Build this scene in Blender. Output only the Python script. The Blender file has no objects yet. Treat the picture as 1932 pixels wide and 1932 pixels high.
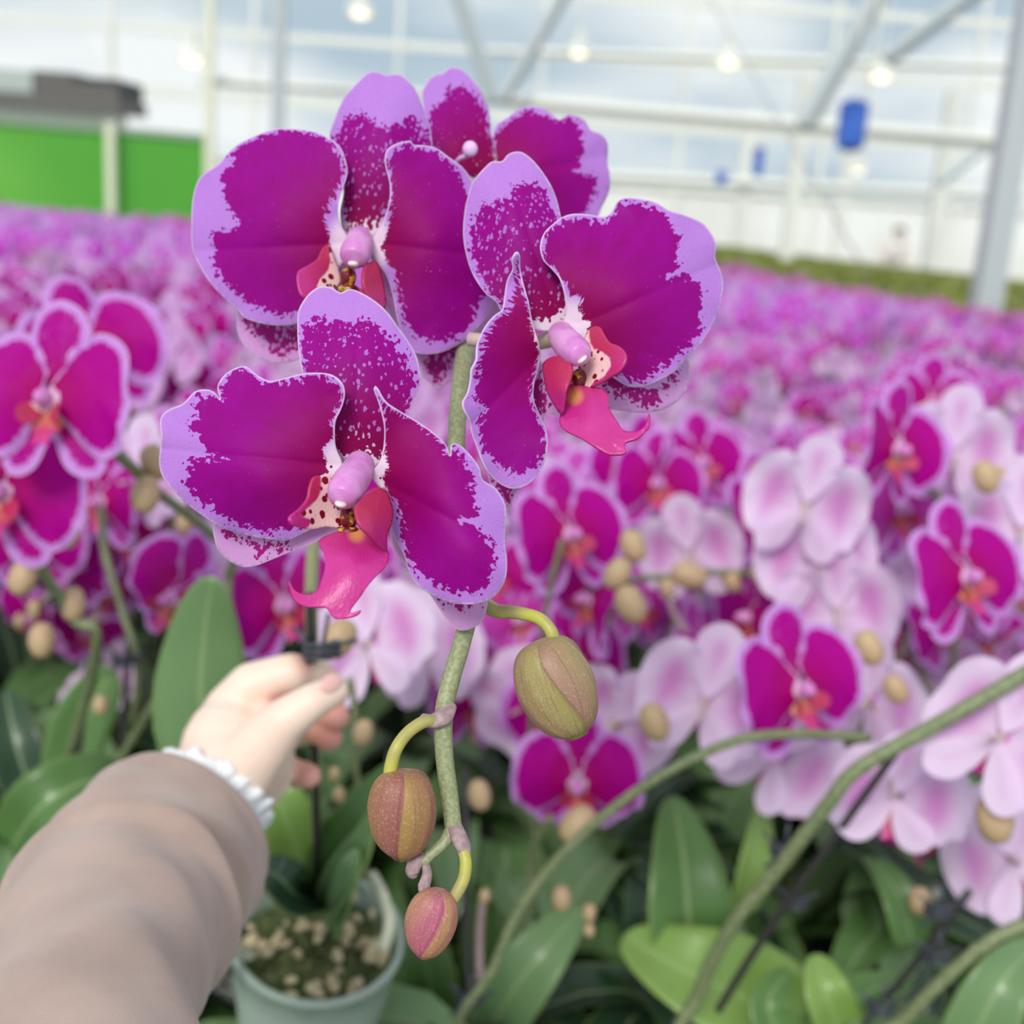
import bpy, math, random
import numpy as np
from mathutils import Vector, Matrix
from mathutils.geometry import delaunay_2d_cdt
rad = math.radians
RNG = random.Random(7)
NR = np.random.RandomState(11)
C = bpy.context.scene.collection
SC = bpy.context.scene

# ------------------------------------------------------------------ camera, sky, exposure
F = 2300.0
PITCH, ROLL = rad(14.5), rad(3.9)
CAMZ = 1.60
_r0 = np.array([1., 0, 0]); _u0 = np.array([0, math.sin(PITCH), math.cos(PITCH)])
FW = np.array([0, math.cos(PITCH), -math.sin(PITCH)])
RT = math.cos(ROLL) * _r0 + math.sin(ROLL) * _u0
UP = -math.sin(ROLL) * _r0 + math.cos(ROLL) * _u0
CP = np.array([0, 0, CAMZ])
cam = bpy.data.cameras.new('camera'); camo = bpy.data.objects.new('camera', cam); C.objects.link(camo)
camo.matrix_world = Matrix(((RT[0], UP[0], -FW[0], CP[0]), (RT[1], UP[1], -FW[1], CP[1]), (RT[2], UP[2], -FW[2], CP[2]), (0, 0, 0, 1)))
cam.sensor_width = 36; cam.lens = F / 1932 * 36; cam.clip_start = 0.02; cam.clip_end = 400
cam.dof.use_dof = True; cam.dof.focus_distance = 0.350; cam.dof.aperture_fstop = 9.0
SC.camera = camo
SC.view_settings.view_transform = 'Standard'; SC.view_settings.look = 'None'
SC.view_settings.gamma = 1.0; SC.view_settings.use_curve_mapping = False
SC.view_settings.exposure = 0.0
SC.cycles.max_bounces = 8; SC.cycles.transparent_max_bounces = 12
SC.cycles.diffuse_bounces = 4; SC.cycles.caustics_reflective = False; SC.cycles.caustics_refractive = False
SC.cycles.sample_clamp_indirect = 4.0

W = bpy.data.worlds.new('sky'); SC.world = W; W.use_nodes = True
nt = W.node_tree; nt.nodes.clear()
def N(t, typ, **kw):
    n = t.nodes.new(typ)
    for k, v in kw.items():
        if k.startswith('i_'):
            n.inputs[int(k[2:]) if k[2:].isdigit() else k[2:].replace('_', ' ')].default_value = v
        else: setattr(n, k, v)
    return n
def L(t, a, b): t.links.new(a, b)
tc = N(nt, 'ShaderNodeTexCoord'); mp = N(nt, 'ShaderNodeMapping'); mp.inputs['Scale'].default_value = (1, 1, 2.4)
nz = N(nt, 'ShaderNodeTexNoise'); nz.inputs['Scale'].default_value = 3.2; nz.inputs['Detail'].default_value = 3; nz.inputs['Roughness'].default_value = .5
cr = N(nt, 'ShaderNodeValToRGB')
cr.color_ramp.elements[0].position = .40; cr.color_ramp.elements[0].color = (.46, .58, .68, 1)
cr.color_ramp.elements[1].position = .60; cr.color_ramp.elements[1].color = (.95, .98, .98, 1)
bg = N(nt, 'ShaderNodeBackground'); bg.inputs['Strength'].default_value = 1.02
ow = N(nt, 'ShaderNodeOutputWorld')
L(nt, tc.outputs['Generated'], mp.inputs['Vector']); L(nt, mp.outputs['Vector'], nz.inputs['Vector'])
L(nt, nz.outputs['Fac'], cr.inputs['Fac']); L(nt, cr.outputs['Color'], bg.inputs['Color']); L(nt, bg.outputs['Background'], ow.inputs['Surface'])

sun = bpy.data.lights.new('hazy_sun', 'SUN'); sun.energy = 2.5; sun.angle = rad(20); sun.color = (1, .96, .9)
suno = bpy.data.objects.new('hazy_sun', sun); C.objects.link(suno); suno.rotation_euler = (rad(50), rad(-20), 0)   # high, behind the viewer

# ------------------------------------------------------------------ maths helpers
def P(px, py, d):
    px = np.asarray(px, float); py = np.asarray(py, float); d = np.asarray(d, float)
    return CP + d[..., None] * (FW + ((px - 966) / F)[..., None] * RT - ((py - 966) / F)[..., None] * UP)
def p3(px, py, d): return P(np.array(px), np.array(py), np.array(d))
def pts(lst): a = np.array(lst, float); return P(a[:, 0], a[:, 1], a[:, 2])
def unit(v): v = np.asarray(v, float); return v / (np.linalg.norm(v) + 1e-12)
def crspline(p, step=None, n=None, closed=False):
    p = np.asarray(p, float); m = len(p)
    out = []
    segs = m if closed else m - 1
    for i in range(segs):
        g = lambda k: p[k % m] if closed else p[min(max(k, 0), m - 1)]
        a, b, c, d = g(i - 1), g(i), g(i + 1), g(i + 2)
        k = n if n else max(1, int(round(np.linalg.norm(c[:2] - b[:2]) / step)))
        for t in np.arange(k) / k:
            out.append(.5 * ((2 * b) + (-a + c) * t + (2 * a - 5 * b + 4 * c - d) * t * t + (-a + 3 * b - 3 * c + d) * t ** 3))
    if not closed: out.append(p[-1])
    return np.array(out)
def inside(poly, q):
    x, y = q[:, 0], q[:, 1]; r = np.zeros(len(q), bool); n = len(poly); j = n - 1
    for i in range(n):
        xi, yi = poly[i]; xj, yj = poly[j]
        c = ((yi > y) != (yj > y)) & (x < (xj - xi) * (y - yi) / (yj - yi + 1e-12) + xi)
        r ^= c; j = i
    return r
def pdist(poly, q):
    a = poly; b = np.roll(poly, -1, 0); best = np.full(len(q), 1e9); arg = np.zeros(len(q))
    for i in range(len(a)):
        ab = b[i] - a[i]; t = np.clip(((q - a[i]) @ ab) / (ab @ ab + 1e-12), 0, 1)
        d = np.hypot(*((a[i] + t[:, None] * ab) - q).T)
        m = d < best; best[m] = d[m]; arg[m] = i + t[m]
    return best, arg
def sdist(poly, q):
    d, _ = pdist(poly, q); return np.where(inside(poly, q), d, -d)
def tps(ctrl):
    c = np.array(ctrl, float); xy = c[:, :2] / 100.; z = c[:, 2]; n = len(c)
    U = lambda r: np.where(r > 1e-9, r * r * np.log(r + 1e-12), 0)
    K = U(np.linalg.norm(xy[:, None] - xy[None], axis=2)) + np.eye(n) * .02
    A = np.zeros((n + 3, n + 3)); A[:n, :n] = K; A[:n, n] = 1; A[:n, n + 1:] = xy; A[n, :n] = 1; A[n + 1:, :n] = xy.T
    w = np.linalg.solve(A, np.r_[z, 0, 0, 0])
    def f(q):
        q = q / 100.; r = np.linalg.norm(q[:, None] - xy[None], axis=2)
        return U(r) @ w[:n] + w[n] + q @ w[n + 1:]
    return f

# ------------------------------------------------------------------ mesh collector
AT = ('md', 'ed', 'rr', 'th', 'sp')
class G:
    def __init__(s): s.v = []; s.f = []; s.m = []; s.a = []; s.n = 0
    def add(s, v, f, mat=0, at=None):
        v = np.asarray(v, float); s.v.append(v); s.a.append(np.zeros((len(v), 5)) if at is None else at)
        for q in f: s.f.append(tuple(int(i) + s.n for i in q))
        s.m += [mat] * len(f); s.n += len(v); return s
    def addG(s, g, M=None, off=0):
        v = np.vstack(g.v)
        if M is not None: v = v @ M[:3, :3].T + M[:3, 3]
        s.v.append(v); s.a.append(np.vstack(g.a)); n = s.n
        s.f += [tuple(i + n for i in q) for q in g.f]; s.m += [k + off for k in g.m]; s.n += len(v); return s
    def build(s, name, mats, parent=None, org=(0, 0, 0), smooth=True):
        v = np.vstack(s.v) - np.array(org)
        me = bpy.data.meshes.new(name); me.from_pydata([tuple(x) for x in v], [], s.f)
        for m in (mats if isinstance(mats, (list, tuple)) else [mats]): me.materials.append(m)
        me.polygons.foreach_set('material_index', s.m)
        if smooth: me.polygons.foreach_set('use_smooth', [True] * len(s.f))
        a = np.vstack(s.a)
        if a.any():
            for k, nm in enumerate(AT):
                l = me.attributes.new(nm, 'FLOAT', 'POINT'); l.data.foreach_set('value', np.ascontiguousarray(a[:, k], dtype=np.float32))
        me.update()
        o = bpy.data.objects.new(name, me); C.objects.link(o)
        if parent is not None: o.parent = parent
        return o
def empty(name, loc, label, cat, group=None):
    o = bpy.data.objects.new(name, None); C.objects.link(o); o.location = tuple(loc); o.empty_display_size = .05
    return tag(o, label, cat, group)
def tag(o, label, cat, group=None, kind=None):
    o['label'] = label; o['category'] = cat
    if group: o['group'] = group
    if kind: o['kind'] = kind
    return o
def struct(o): o['kind'] = 'structure'; return o

def tube(path, r, n=10, cap=True, sq=1.0):
    p = np.asarray(path, float); m = len(p); r = np.full(m, r, float) if np.isscalar(r) else np.interp(np.linspace(0, 1, m), np.linspace(0, 1, len(r)), r)
    T = np.gradient(p, axis=0); T /= np.linalg.norm(T, axis=1)[:, None] + 1e-12
    a = np.array([0, 0, 1.]) if abs(T[0][2]) < .9 else np.array([1., 0, 0])
    u = unit(np.cross(T[0], a)); V = []
    for i in range(m):
        u = unit(u - T[i] * (u @ T[i])); w = np.cross(T[i], u)
        for k in range(n):
            t = 2 * math.pi * k / n; V.append(p[i] + r[i] * (math.cos(t) * u + sq * math.sin(t) * w))
    Fc = [(i * n + k, i * n + (k + 1) % n, (i + 1) * n + (k + 1) % n, (i + 1) * n + k) for i in range(m - 1) for k in range(n)]
    if cap:
        V += [p[0] - T[0] * r[0] * .4, p[-1] + T[-1] * r[-1] * .4]; c0, c1 = m * n, m * n + 1
        Fc += [(c0, (k + 1) % n, k) for k in range(n)] + [(c1, (m - 1) * n + k, (m - 1) * n + (k + 1) % n) for k in range(n)]
    return np.array(V), Fc
def tubeG(path, r, n=10, mat=0, smoothn=6, **kw):
    p = crspline(path, n=smoothn) if len(path) > 2 else np.asarray(path, float)
    v, f = tube(p, r, n, **kw); return G().add(v, f, mat)
def boxG(x0, x1, y0, y1, z0, z1, mat=0):
    v = [(x, y, z) for x in (x0, x1) for y in (y0, y1) for z in (z0, z1)]
    return G().add(v, [(0, 1, 3, 2), (4, 6, 7, 5), (0, 4, 5, 1), (2, 3, 7, 6), (0, 2, 6, 4), (1, 5, 7, 3)], mat)
def ellG(c, ax, nu=16, nv=10, mat=0):
    """ellipsoid: centre c, three axis vectors"""
    ax = np.array(ax, float); V = []; Fc = []
    for j in range(nv + 1):
        ph = math.pi * j / nv
        for i in range(nu):
            t = 2 * math.pi * i / nu; V.append(c + math.sin(ph) * math.cos(t) * ax[0] + math.sin(ph) * math.sin(t) * ax[1] + math.cos(ph) * ax[2])
    for j in range(nv):
        for i in range(nu): Fc.append((j * nu + i, (j + 1) * nu + i, (j + 1) * nu + (i + 1) % nu, j * nu + (i + 1) % nu))
    return G().add(V, Fc, mat)

# ------------------------------------------------------------------ materials
def mat(name, col=(.5, .5, .5), rough=.6, **kw):
    m = bpy.data.materials.new(name); m.use_nodes = True; b = m.node_tree.nodes['Principled BSDF']
    b.inputs['Base Color'].default_value = (*col, 1); b.inputs['Roughness'].default_value = rough
    for k, v in kw.items(): b.inputs[k.replace('_', ' ')].default_value = v
    return m
def attr(t, n): a = N(t, 'ShaderNodeAttribute'); a.attribute_name = n; return a.outputs['Fac']
def M(t, op, a, b=None, c=None, clamp=False):
    n = N(t, 'ShaderNodeMath', operation=op); n.use_clamp = clamp
    for i, x in enumerate((a, b, c)):
        if x is None: continue
        if isinstance(x, (int, float)): n.inputs[i].default_value = x
        else: L(t, x, n.inputs[i])
    return n.outputs[0]
def step(t, x, lo, hi):
    n = N(t, 'ShaderNodeMapRange'); n.interpolation_type = 'SMOOTHSTEP'; L(t, x, n.inputs[0]); n.inputs[1].default_value = lo; n.inputs[2].default_value = hi
    return n.outputs[0]
def mixc(t, f, a, b):
    n = N(t, 'ShaderNodeMix', data_type='RGBA')
    if isinstance(f, (int, float)): n.inputs[0].default_value = f
    else: L(t, f, n.inputs[0])
    for i, x in ((6, a), (7, b)):
        if isinstance(x, tuple): n.inputs[i].default_value = (*x, 1)
        else: L(t, x, n.inputs[i])
    return n.outputs[2]
def noise(t, vec, scale, detail=2, rough=.5, dim='3D'):
    n = N(t, 'ShaderNodeTexNoise'); n.noise_dimensions = dim; n.inputs['Scale'].default_value = scale; n.inputs['Detail'].default_value = detail; n.inputs['Roughness'].default_value = rough
    if vec is not None: L(t, vec, n.inputs['Vector'])
    return n.outputs['Fac']
def petal_mat(name, deep, mid, rim, white, back, backmid, trans=.22, fine=True):
    m = bpy.data.materials.new(name); m.use_nodes = True; t = m.node_tree; b = t.nodes['Principled BSDF']; out = t.nodes['Material Output']
    obj = N(t, 'ShaderNodeTexCoord').outputs['Object']
    md, ed, rr, th, sp = (attr(t, k) for k in AT)
    pol = N(t, 'ShaderNodeCombineXYZ'); L(t, M(t, 'MULTIPLY', th, 7.0), pol.inputs[0]); L(t, M(t, 'MULTIPLY', rr, 1.1), pol.inputs[1])
    n1 = noise(t, pol.outputs[0], 3.4, 2, .6)
    n2 = noise(t, obj, 700 if fine else 250, 2, .6)
    n1c = M(t, 'MULTIPLY', M(t, 'SUBTRACT', n1, .5), step(t, rr, .4, 2.0))
    j = M(t, 'ADD', M(t, 'MULTIPLY', n1c, 1.0 if fine else .5), M(t, 'MULTIPLY', M(t, 'SUBTRACT', n2, .5), .10))
    n3 = M(t, 'MULTIPLY', M(t, 'SUBTRACT', noise(t, obj, 420, 2, .6), .5), M(t, 'ADD', M(t, 'MULTIPLY', sp, .75), M(t, 'MULTIPLY', step(t, rr, 1.6, .8), .35)))
    mm = M(t, 'ADD', md, M(t, 'ADD', j, n3))
    f = step(t, mm, -.02, .03)
    # streaky light flecks inside the dark zone
    vo = N(t, 'ShaderNodeTexVoronoi'); vo.inputs['Scale'].default_value = 1.0
    pv = N(t, 'ShaderNodeCombineXYZ'); L(t, M(t, 'MULTIPLY', th, M(t, 'ADD', M(t, 'MULTIPLY', rr, 3.5), 7.0)), pv.inputs[0]); L(t, M(t, 'MULTIPLY', rr, 5.2), pv.inputs[1])
    va = N(t, 'ShaderNodeVectorMath', operation='MULTIPLY'); va.inputs[1].default_value = (760, 760, 430); L(t, obj, va.inputs[0])
    nd = N(t, 'ShaderNodeTexNoise'); nd.inputs['Scale'].default_value = 650; L(t, obj, nd.inputs['Vector'])
    vb = N(t, 'ShaderNodeVectorMath', operation='MULTIPLY_ADD'); L(t, nd.outputs['Color'], vb.inputs[0]); vb.inputs[1].default_value = (1., 1., 1.); L(t, va.outputs[0], vb.inputs[2]); L(t, vb.outputs[0], vo.inputs['Vector'])
    hash_ = N(t, 'ShaderNodeSeparateColor'); L(t, vo.outputs['Color'], hash_.inputs[0])
    spthr = M(t, 'MULTIPLY', sp, M(t, 'MULTIPLY', hash_.outputs[0], .46))
    fleck = step(t, M(t, 'SUBTRACT', spthr, vo.outputs['Distance']), -.03, .03)
    fleck = M(t, 'MULTIPLY', fleck, .75)
    # dark dots just outside the dark zone
    v2 = N(t, 'ShaderNodeTexVoronoi'); v2.inputs['Scale'].default_value = 620; L(t, obj, v2.inputs['Vector'])
    h2 = N(t, 'ShaderNodeSeparateColor'); L(t, v2.outputs['Color'], h2.inputs[0])
    dd = M(t, 'MULTIPLY', step(t, md, -.30, -.05), M(t, 'MULTIPLY', h2.outputs[0], .42))
    dots = step(t, M(t, 'SUBTRACT', dd, v2.outputs['Distance']), -.03, .03)
    deepc = mixc(t, step(t, rr, .6, 3.8), deep, mid)  # crimson centre to violet: pigment, with the fall of light painted in
    deepc = mixc(t, M(t, 'MULTIPLY', noise(t, pol.outputs[0], 1.2, 3), .6), deepc, tuple(c * .7 for c in deep))  # random darker streaks: velvet tone with soft petal shading painted in
    vein = noise(t, pol.outputs[0], 9, 1)
    rimc = mixc(t, M(t, 'MULTIPLY', step(t, vein, .45, .75), .35), rim, tuple(c * .8 for c in rim))
    rimc = mixc(t, step(t, rr, 1.35, .75), rimc, white)
    rimc = mixc(t, M(t, 'MULTIPLY', step(t, ed, .07, .0), .75), rimc, (.92, .78, .93))
    fac = M(t, 'MAXIMUM', M(t, 'MULTIPLY', f, M(t, 'SUBTRACT', 1.0, fleck)), dots)
    fac = M(t, 'MULTIPLY', fac, step(t, ed, .015, .06))
    col = mixc(t, fac, rimc, deepc)
    bf = N(t, 'ShaderNodeNewGeometry').outputs['Backfacing']
    backc = mixc(t, M(t, 'MULTIPLY', step(t, md, .1, 1.7), .85), back, backmid)
    backc = mixc(t, M(t, 'MULTIPLY', step(t, vein, .5, .7), .25), backc, back)
    colf = mixc(t, bf, col, backc)
    L(t, colf, b.inputs['Base Color']); b.inputs['Roughness'].default_value = .5
    b.inputs['Specular IOR Level'].default_value = .12
    bp = N(t, 'ShaderNodeBump'); bp.inputs['Strength'].default_value = .25; bp.inputs['Distance'].default_value = .0006
    L(t, noise(t, pol.outputs[0], 14, 2), bp.inputs['Height']); L(t, bp.outputs[0], b.inputs['Normal'])
    tr = N(t, 'ShaderNodeBsdfTranslucent'); L(t, colf, tr.inputs['Color'])
    mx = N(t, 'ShaderNodeMixShader'); mx.inputs[0].default_value = trans; L(t, b.outputs[0], mx.inputs[1]); L(t, tr.outputs[0], mx.inputs[2]); L(t, mx.outputs[0], out.inputs['Surface'])
    return m
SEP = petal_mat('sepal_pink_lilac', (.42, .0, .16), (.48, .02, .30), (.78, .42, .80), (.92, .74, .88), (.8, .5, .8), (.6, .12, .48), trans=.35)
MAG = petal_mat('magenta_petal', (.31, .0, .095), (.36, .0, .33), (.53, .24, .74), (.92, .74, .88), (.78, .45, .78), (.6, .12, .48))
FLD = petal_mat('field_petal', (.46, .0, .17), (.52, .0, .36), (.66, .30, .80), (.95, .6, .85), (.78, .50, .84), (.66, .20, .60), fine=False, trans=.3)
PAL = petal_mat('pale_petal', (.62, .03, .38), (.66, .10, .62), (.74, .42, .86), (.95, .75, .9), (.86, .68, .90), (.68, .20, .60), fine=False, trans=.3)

def lip_mat(name):
    m = bpy.data.materials.new(name); m.use_nodes = True; t = m.node_tree; b = t.nodes['Principled BSDF']
    obj = N(t, 'ShaderNodeTexCoord').outputs['Object']; md, ed, rr, th, sp = (attr(t, k) for k in AT)
    v = N(t, 'ShaderNodeTexVoronoi'); v.inputs['Scale'].default_value = 430; L(t, obj, v.inputs['Vector'])
    h = N(t, 'ShaderNodeSeparateColor'); L(t, v.outputs['Color'], h.inputs[0])
    spot = step(t, M(t, 'SUBTRACT', M(t, 'MULTIPLY', h.outputs[0], .62), v.outputs['Distance']), -.04, .04)
    inner = mixc(t, spot, (.85, .55, .55), (.20, .0, .015))
    pink = mixc(t, noise(t, obj, 160, 3), (.46, .01, .16), (.60, .035, .32))
    pink = mixc(t, M(t, 'MULTIPLY', step(t, rr, 2.6, 1.2), .85), pink, (.46, .02, .07))
    f = step(t, M(t, 'ADD', md, M(t, 'MULTIPLY', M(t, 'SUBTRACT', noise(t, obj, 400), .5), .12)), -.03, .05)
    col = mixc(t, f, inner, pink)
    col = mixc(t, sp, col, (.85, .48, .05))
    L(t, col, b.inputs['Base Color']); b.inputs['Roughness'].default_value = .38
    bp = N(t, 'ShaderNodeBump'); bp.inputs['Strength'].default_value = .3; bp.inputs['Distance'].default_value = .0005
    pol = N(t, 'ShaderNodeCombineXYZ'); L(t, M(t, 'MULTIPLY', th, 6.0), pol.inputs[0]); L(t, rr, pol.inputs[1])
    L(t, noise(t, pol.outputs[0], 6, 2), bp.inputs['Height']); L(t, bp.outputs[0], b.inputs['Normal'])
    return m
LIP = lip_mat('lip_pink')
def two(name, a, b_, scale, rough=.5, lo=.35, hi=.65, bump=0, detail=3, **kw):
    m = mat(name, a, rough, **kw); t = m.node_tree; b = t.nodes['Principled BSDF']
    obj = N(t, 'ShaderNodeTexCoord').outputs['Object']; n = noise(t, obj, scale, detail)
    L(t, mixc(t, step(t, n, lo, hi), a, b_), b.inputs['Base Color'])
    if bump:
        bp = N(t, 'ShaderNodeBump'); bp.inputs['Strength'].default_value = .5; bp.inputs['Distance'].default_value = bump; L(t, n, bp.inputs['Height']); L(t, bp.outputs[0], b.inputs['Normal'])
    return m
COL = two('column_pink', (.62, .20, .56), (.72, .34, .66), 120, .4)
CAP = mat('anther_cream', (.85, .70, .66), .4)
CAL = two('callus_yellow', (.62, .36, .04), (.14, .0, .01), 330, .4, .42, .50)
STEM = two('spike_green', (.24, .27, .13), (.36, .38, .22), 900, .5, .35, .7, .0002)
STEMF = two('spike_green_field', (.14, .18, .08), (.24, .27, .14), 300, .5)
NODE = two('bract_mauve', (.30, .20, .22), (.42, .30, .30), 500, .6)
PED = two('pedicel_yellow_green', (.48, .47, .08), (.38, .33, .13), 120, .45)
STAKE = mat('dark_stake', (.035, .03, .03), .5)
CLIP = mat('clip_black', (.05, .055, .075), .35)
def bud_mat(name, a, b_, c_):
    m = mat(name, a, .5); t = m.node_tree; b = t.nodes['Principled BSDF']
    md, ed, rr, th, sp = (attr(t, k) for k in AT); obj = N(t, 'ShaderNodeTexCoord').outputs['Object']
    col = mixc(t, step(t, M(t, 'ADD', sp, M(t, 'MULTIPLY', M(t, 'SUBTRACT', noise(t, obj, 90), .5), .5)), -.1, 1.15), a, b_)
    pv = N(t, 'ShaderNodeCombineXYZ'); L(t, M(t, 'MULTIPLY', th, 5.5), pv.inputs[0]); L(t, M(t, 'MULTIPLY', rr, .7), pv.inputs[1])
    stripe = M(t, 'MULTIPLY', step(t, noise(t, pv.outputs[0], 2.0, 1), .54, .70), .40)
    col = mixc(t, stripe, col, c_)
    col = mixc(t, M(t, 'MULTIPLY', step(t, noise(t, obj, 1500, 1), .55, .7), .22), col, (.72, .55, .35))
    L(t, col, b.inputs['Base Color'])
    bp = N(t, 'ShaderNodeBump'); bp.inputs['Strength'].default_value = .35; bp.inputs['Distance'].default_value = .0004; L(t, noise(t, pv.outputs[0], 1.6, 2), bp.inputs['Height']); L(t, bp.outputs[0], b.inputs['Normal'])
    return m
BUD1 = bud_mat('bud_olive', (.32, .27, .09), (.33, .17, .13), (.18, .08, .07))
BUD2 = bud_mat('bud_rust', (.28, .09, .085), (.34, .20, .06), (.20, .05, .06))
BUD3 = bud_mat('bud_mauve', (.42, .10, .17), (.42, .22, .10), (.24, .05, .08))
BUDF = bud_mat('bud_field', (.50, .35, .20), (.50, .30, .22), (.36, .18, .14))
def leaf_mat(name, a, b_):
    m = mat(name, a, .38); t = m.node_tree; b = t.nodes['Principled BSDF']
    md, ed, rr, th, sp = (attr(t, k) for k in AT); obj = N(t, 'ShaderNodeTexCoord').outputs['Object']
    col = mixc(t, noise(t, obj, 14, 2), a, b_)
    col = mixc(t, M(t, 'MULTIPLY', step(t, ed, .10, .0), .5), col, (.42, .55, .26))     # pale midrib
    col = mixc(t, M(t, 'MULTIPLY', step(t, th, .93, 1.0), .5), col, (.35, .48, .12))
    L(t, col, b.inputs['Base Color']); b.inputs['Coat Weight'].default_value = .15
    out = t.nodes['Material Output']; tr = N(t, 'ShaderNodeBsdfTranslucent'); L(t, col, tr.inputs['Color'])
    mx = N(t, 'ShaderNodeMixShader'); mx.inputs[0].default_value = .2; L(t, b.outputs[0], mx.inputs[1]); L(t, tr.outputs[0], mx.inputs[2]); L(t, mx.outputs[0], out.inputs['Surface'])
    return m
LEAF = leaf_mat('leaf_green', (.06, .15, .04), (.14, .28, .07))
LEAFD = leaf_mat('leaf_dark', (.012, .04, .02), (.035, .085, .035))
LEAFP = leaf_mat('leaf_pale', (.16, .29, .12), (.20, .34, .14))
LEAFY = leaf_mat('leaf_yellow_green', (.20, .36, .06), (.28, .44, .12))
POT = mat('clear_pot', (.50, .60, .52), .3, Alpha=.75)
POTD = mat('pot_black', (.02, .025, .03), .5)
MOSS = two('moss', (.05, .08, .02), (.16, .17, .07), 160, .9, bump=.003)
BARK = two('bark', (.42, .33, .20), (.62, .52, .33), 200, .9)

# ------------------------------------------------------------------ traced sheet (a petal) in its own place in space
def sheet(poly, f_px, depth, dz, mask=None, centre=(0, 0), sp=0., grid=5.0, ripple=(.6, 9), crease=None, to3=None, spf=None):
    """poly outline, mask = outline of the dark zone; dz = list of (x,y,mm) controls. Returns G"""
    ol = crspline(poly, step=grid, closed=True)
    lo, hi = ol.min(0), ol.max(0); gx = np.arange(lo[0], hi[0], grid); gy = np.arange(lo[1], hi[1], grid * .866)
    Q = np.array([(x + (grid / 2 if j % 2 else 0), y) for j, y in enumerate(gy) for x in gx])
    d, _ = pdist(ol, Q); Q = Q[inside(ol, Q) & (d > grid * .55)]
    n = len(ol); V2 = [Vector(p) for p in np.vstack([ol, Q])]
    r = delaunay_2d_cdt(V2, [], [list(range(n))], 1, 1e-5)
    q = np.array([(v.x, v.y) for v in r[0]]); faces = [tuple(f) for f in r[2]]
    cm = depth / F * 100
    ed, arg = pdist(ol, q)
    z = tps(dz)(q) if dz else np.zeros(len(q))
    if ripple[0]: z = z + ripple[0] * np.sin(arg / n * 2 * math.pi * ripple[1]) * np.exp(-ed / 22)
    rel = q - np.array(centre)
    if crease is not None:
        a = unit(np.array(crease[0], float)); side = rel @ np.array([-a[1], a[0]]); along = rel @ a
        z = z + crease[1] * np.exp(-np.abs(side) / crease[2]) * np.clip(along / 60, 0, 1)
    at = np.zeros((len(q), 5)); at[:, 1] = ed * cm; at[:, 2] = np.hypot(*rel.T) * cm; at[:, 3] = np.arctan2(rel[:, 1], rel[:, 0])
    if at[:, 3].max() - at[:, 3].min() > 5: at[:, 3] = np.where(at[:, 3] < 0, at[:, 3] + 2 * math.pi, at[:, 3])
    at[:, 0] = 1.0 if mask is None else sdist(crspline(mask, step=8, closed=True), q) * cm
    at[:, 4] = sp if spf is None else spf(q)
    V = P(q[:, 0], q[:, 1], depth + z / 1000)
    V0 = V[list(faces[0])]; nrm = np.cross(V0[1] - V0[0], V0[2] - V0[0])
    if nrm @ (CP - V0[0]) < 0: faces = [f[::-1] for f in faces]
    return G().add(V, faces, 0, at)

def hero(name, g, mt, parent, org, thick=.0005):
    o = g.build(name, mt, parent, org)
    m = o.modifiers.new('thickness', 'SOLIDIFY'); m.thickness = thick; m.offset = -1
    return o

# ================================================================== the held orchid
potc = p3(600, 1760, .80); pot_dir = unit(np.array([0.10, -.22, .97]))
HO = potc - pot_dir * .11
held = empty('held_orchid', HO, 'potted orchid held up by a hand, four large sharp magenta blooms edged in lilac', 'orchid')
A = lambda L_: [(280 + x / 2.76, 520 + y / 2.76) for x, y in L_]
B = lambda L_: [(860 + x / 2.76, 280 + y / 2.76) for x, y in L_]
Cc = lambda L_: [(350 + x / 3.22, 110 + y / 3.22) for x, y in L_]
D = lambda L_: [(780 + x / 4.83, 100 + y / 4.83) for x, y in L_]
def cz(fn, L_): return [(*fn([(x, y)])[0], z) for x, y, z in L_]

def floret(label): 
    pass
def flower_part(neck, label):
    g = tubeG(neck, [.0035, .0022, .0024], 10)
    o = g.build('flower', PEDW, held, HO); o['label'] = label; return o
PEDW = two('ovary_pink', (.62, .34, .55), (.60, .50, .36), 90, .5)

# --- flower A, lowest and nearest
dA = .345; cA = A([(1085, 1000)])[0]
fa = flower_part(pts([(cA[0], cA[1], dA + .006), (cA[0] + 60, cA[1] + 10, dA + .022), (878, 1130, .372)]), 'lowest bloom, nearest and sharpest')
hero('dorsal_sepal', sheet(A([(1025, 960), (960, 880), (890, 740), (830, 600), (800, 500), (780, 380), (775, 240), (785, 170), (830, 100), (880, 62), (920, 55), (960, 65), (1003, 88), (1040, 70), (1090, 80), (1170, 125), (1240, 185), (1310, 280), (1360, 350), (1400, 430), (1418, 530), (1410, 590), (1380, 650), (1365, 700), (1355, 745), (1290, 860), (1230, 960), (1150, 1010), (1085, 1010)]),
    F, dA + .006, cz(A, [(1080, 980, 0), (1085, 700, -3), (1085, 400, -1), (930, 60, 9), (790, 300, 5), (1400, 480, 5), (1250, 200, 6)]),
    A([(800, 470), (790, 330), (805, 275), (850, 240), (900, 225), (960, 235), (1040, 250), (1110, 240), (1180, 250), (1230, 290), (1290, 350), (1350, 450), (1380, 530), (1370, 600), (1340, 700), (1270, 830), (1200, 950), (1090, 905), (1020, 930), (960, 860), (880, 720), (815, 560)]), cA, 1.0, 4.5, (.5, 7), ((0, -1), .7, 14)), MAG, fa, HO)
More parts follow.
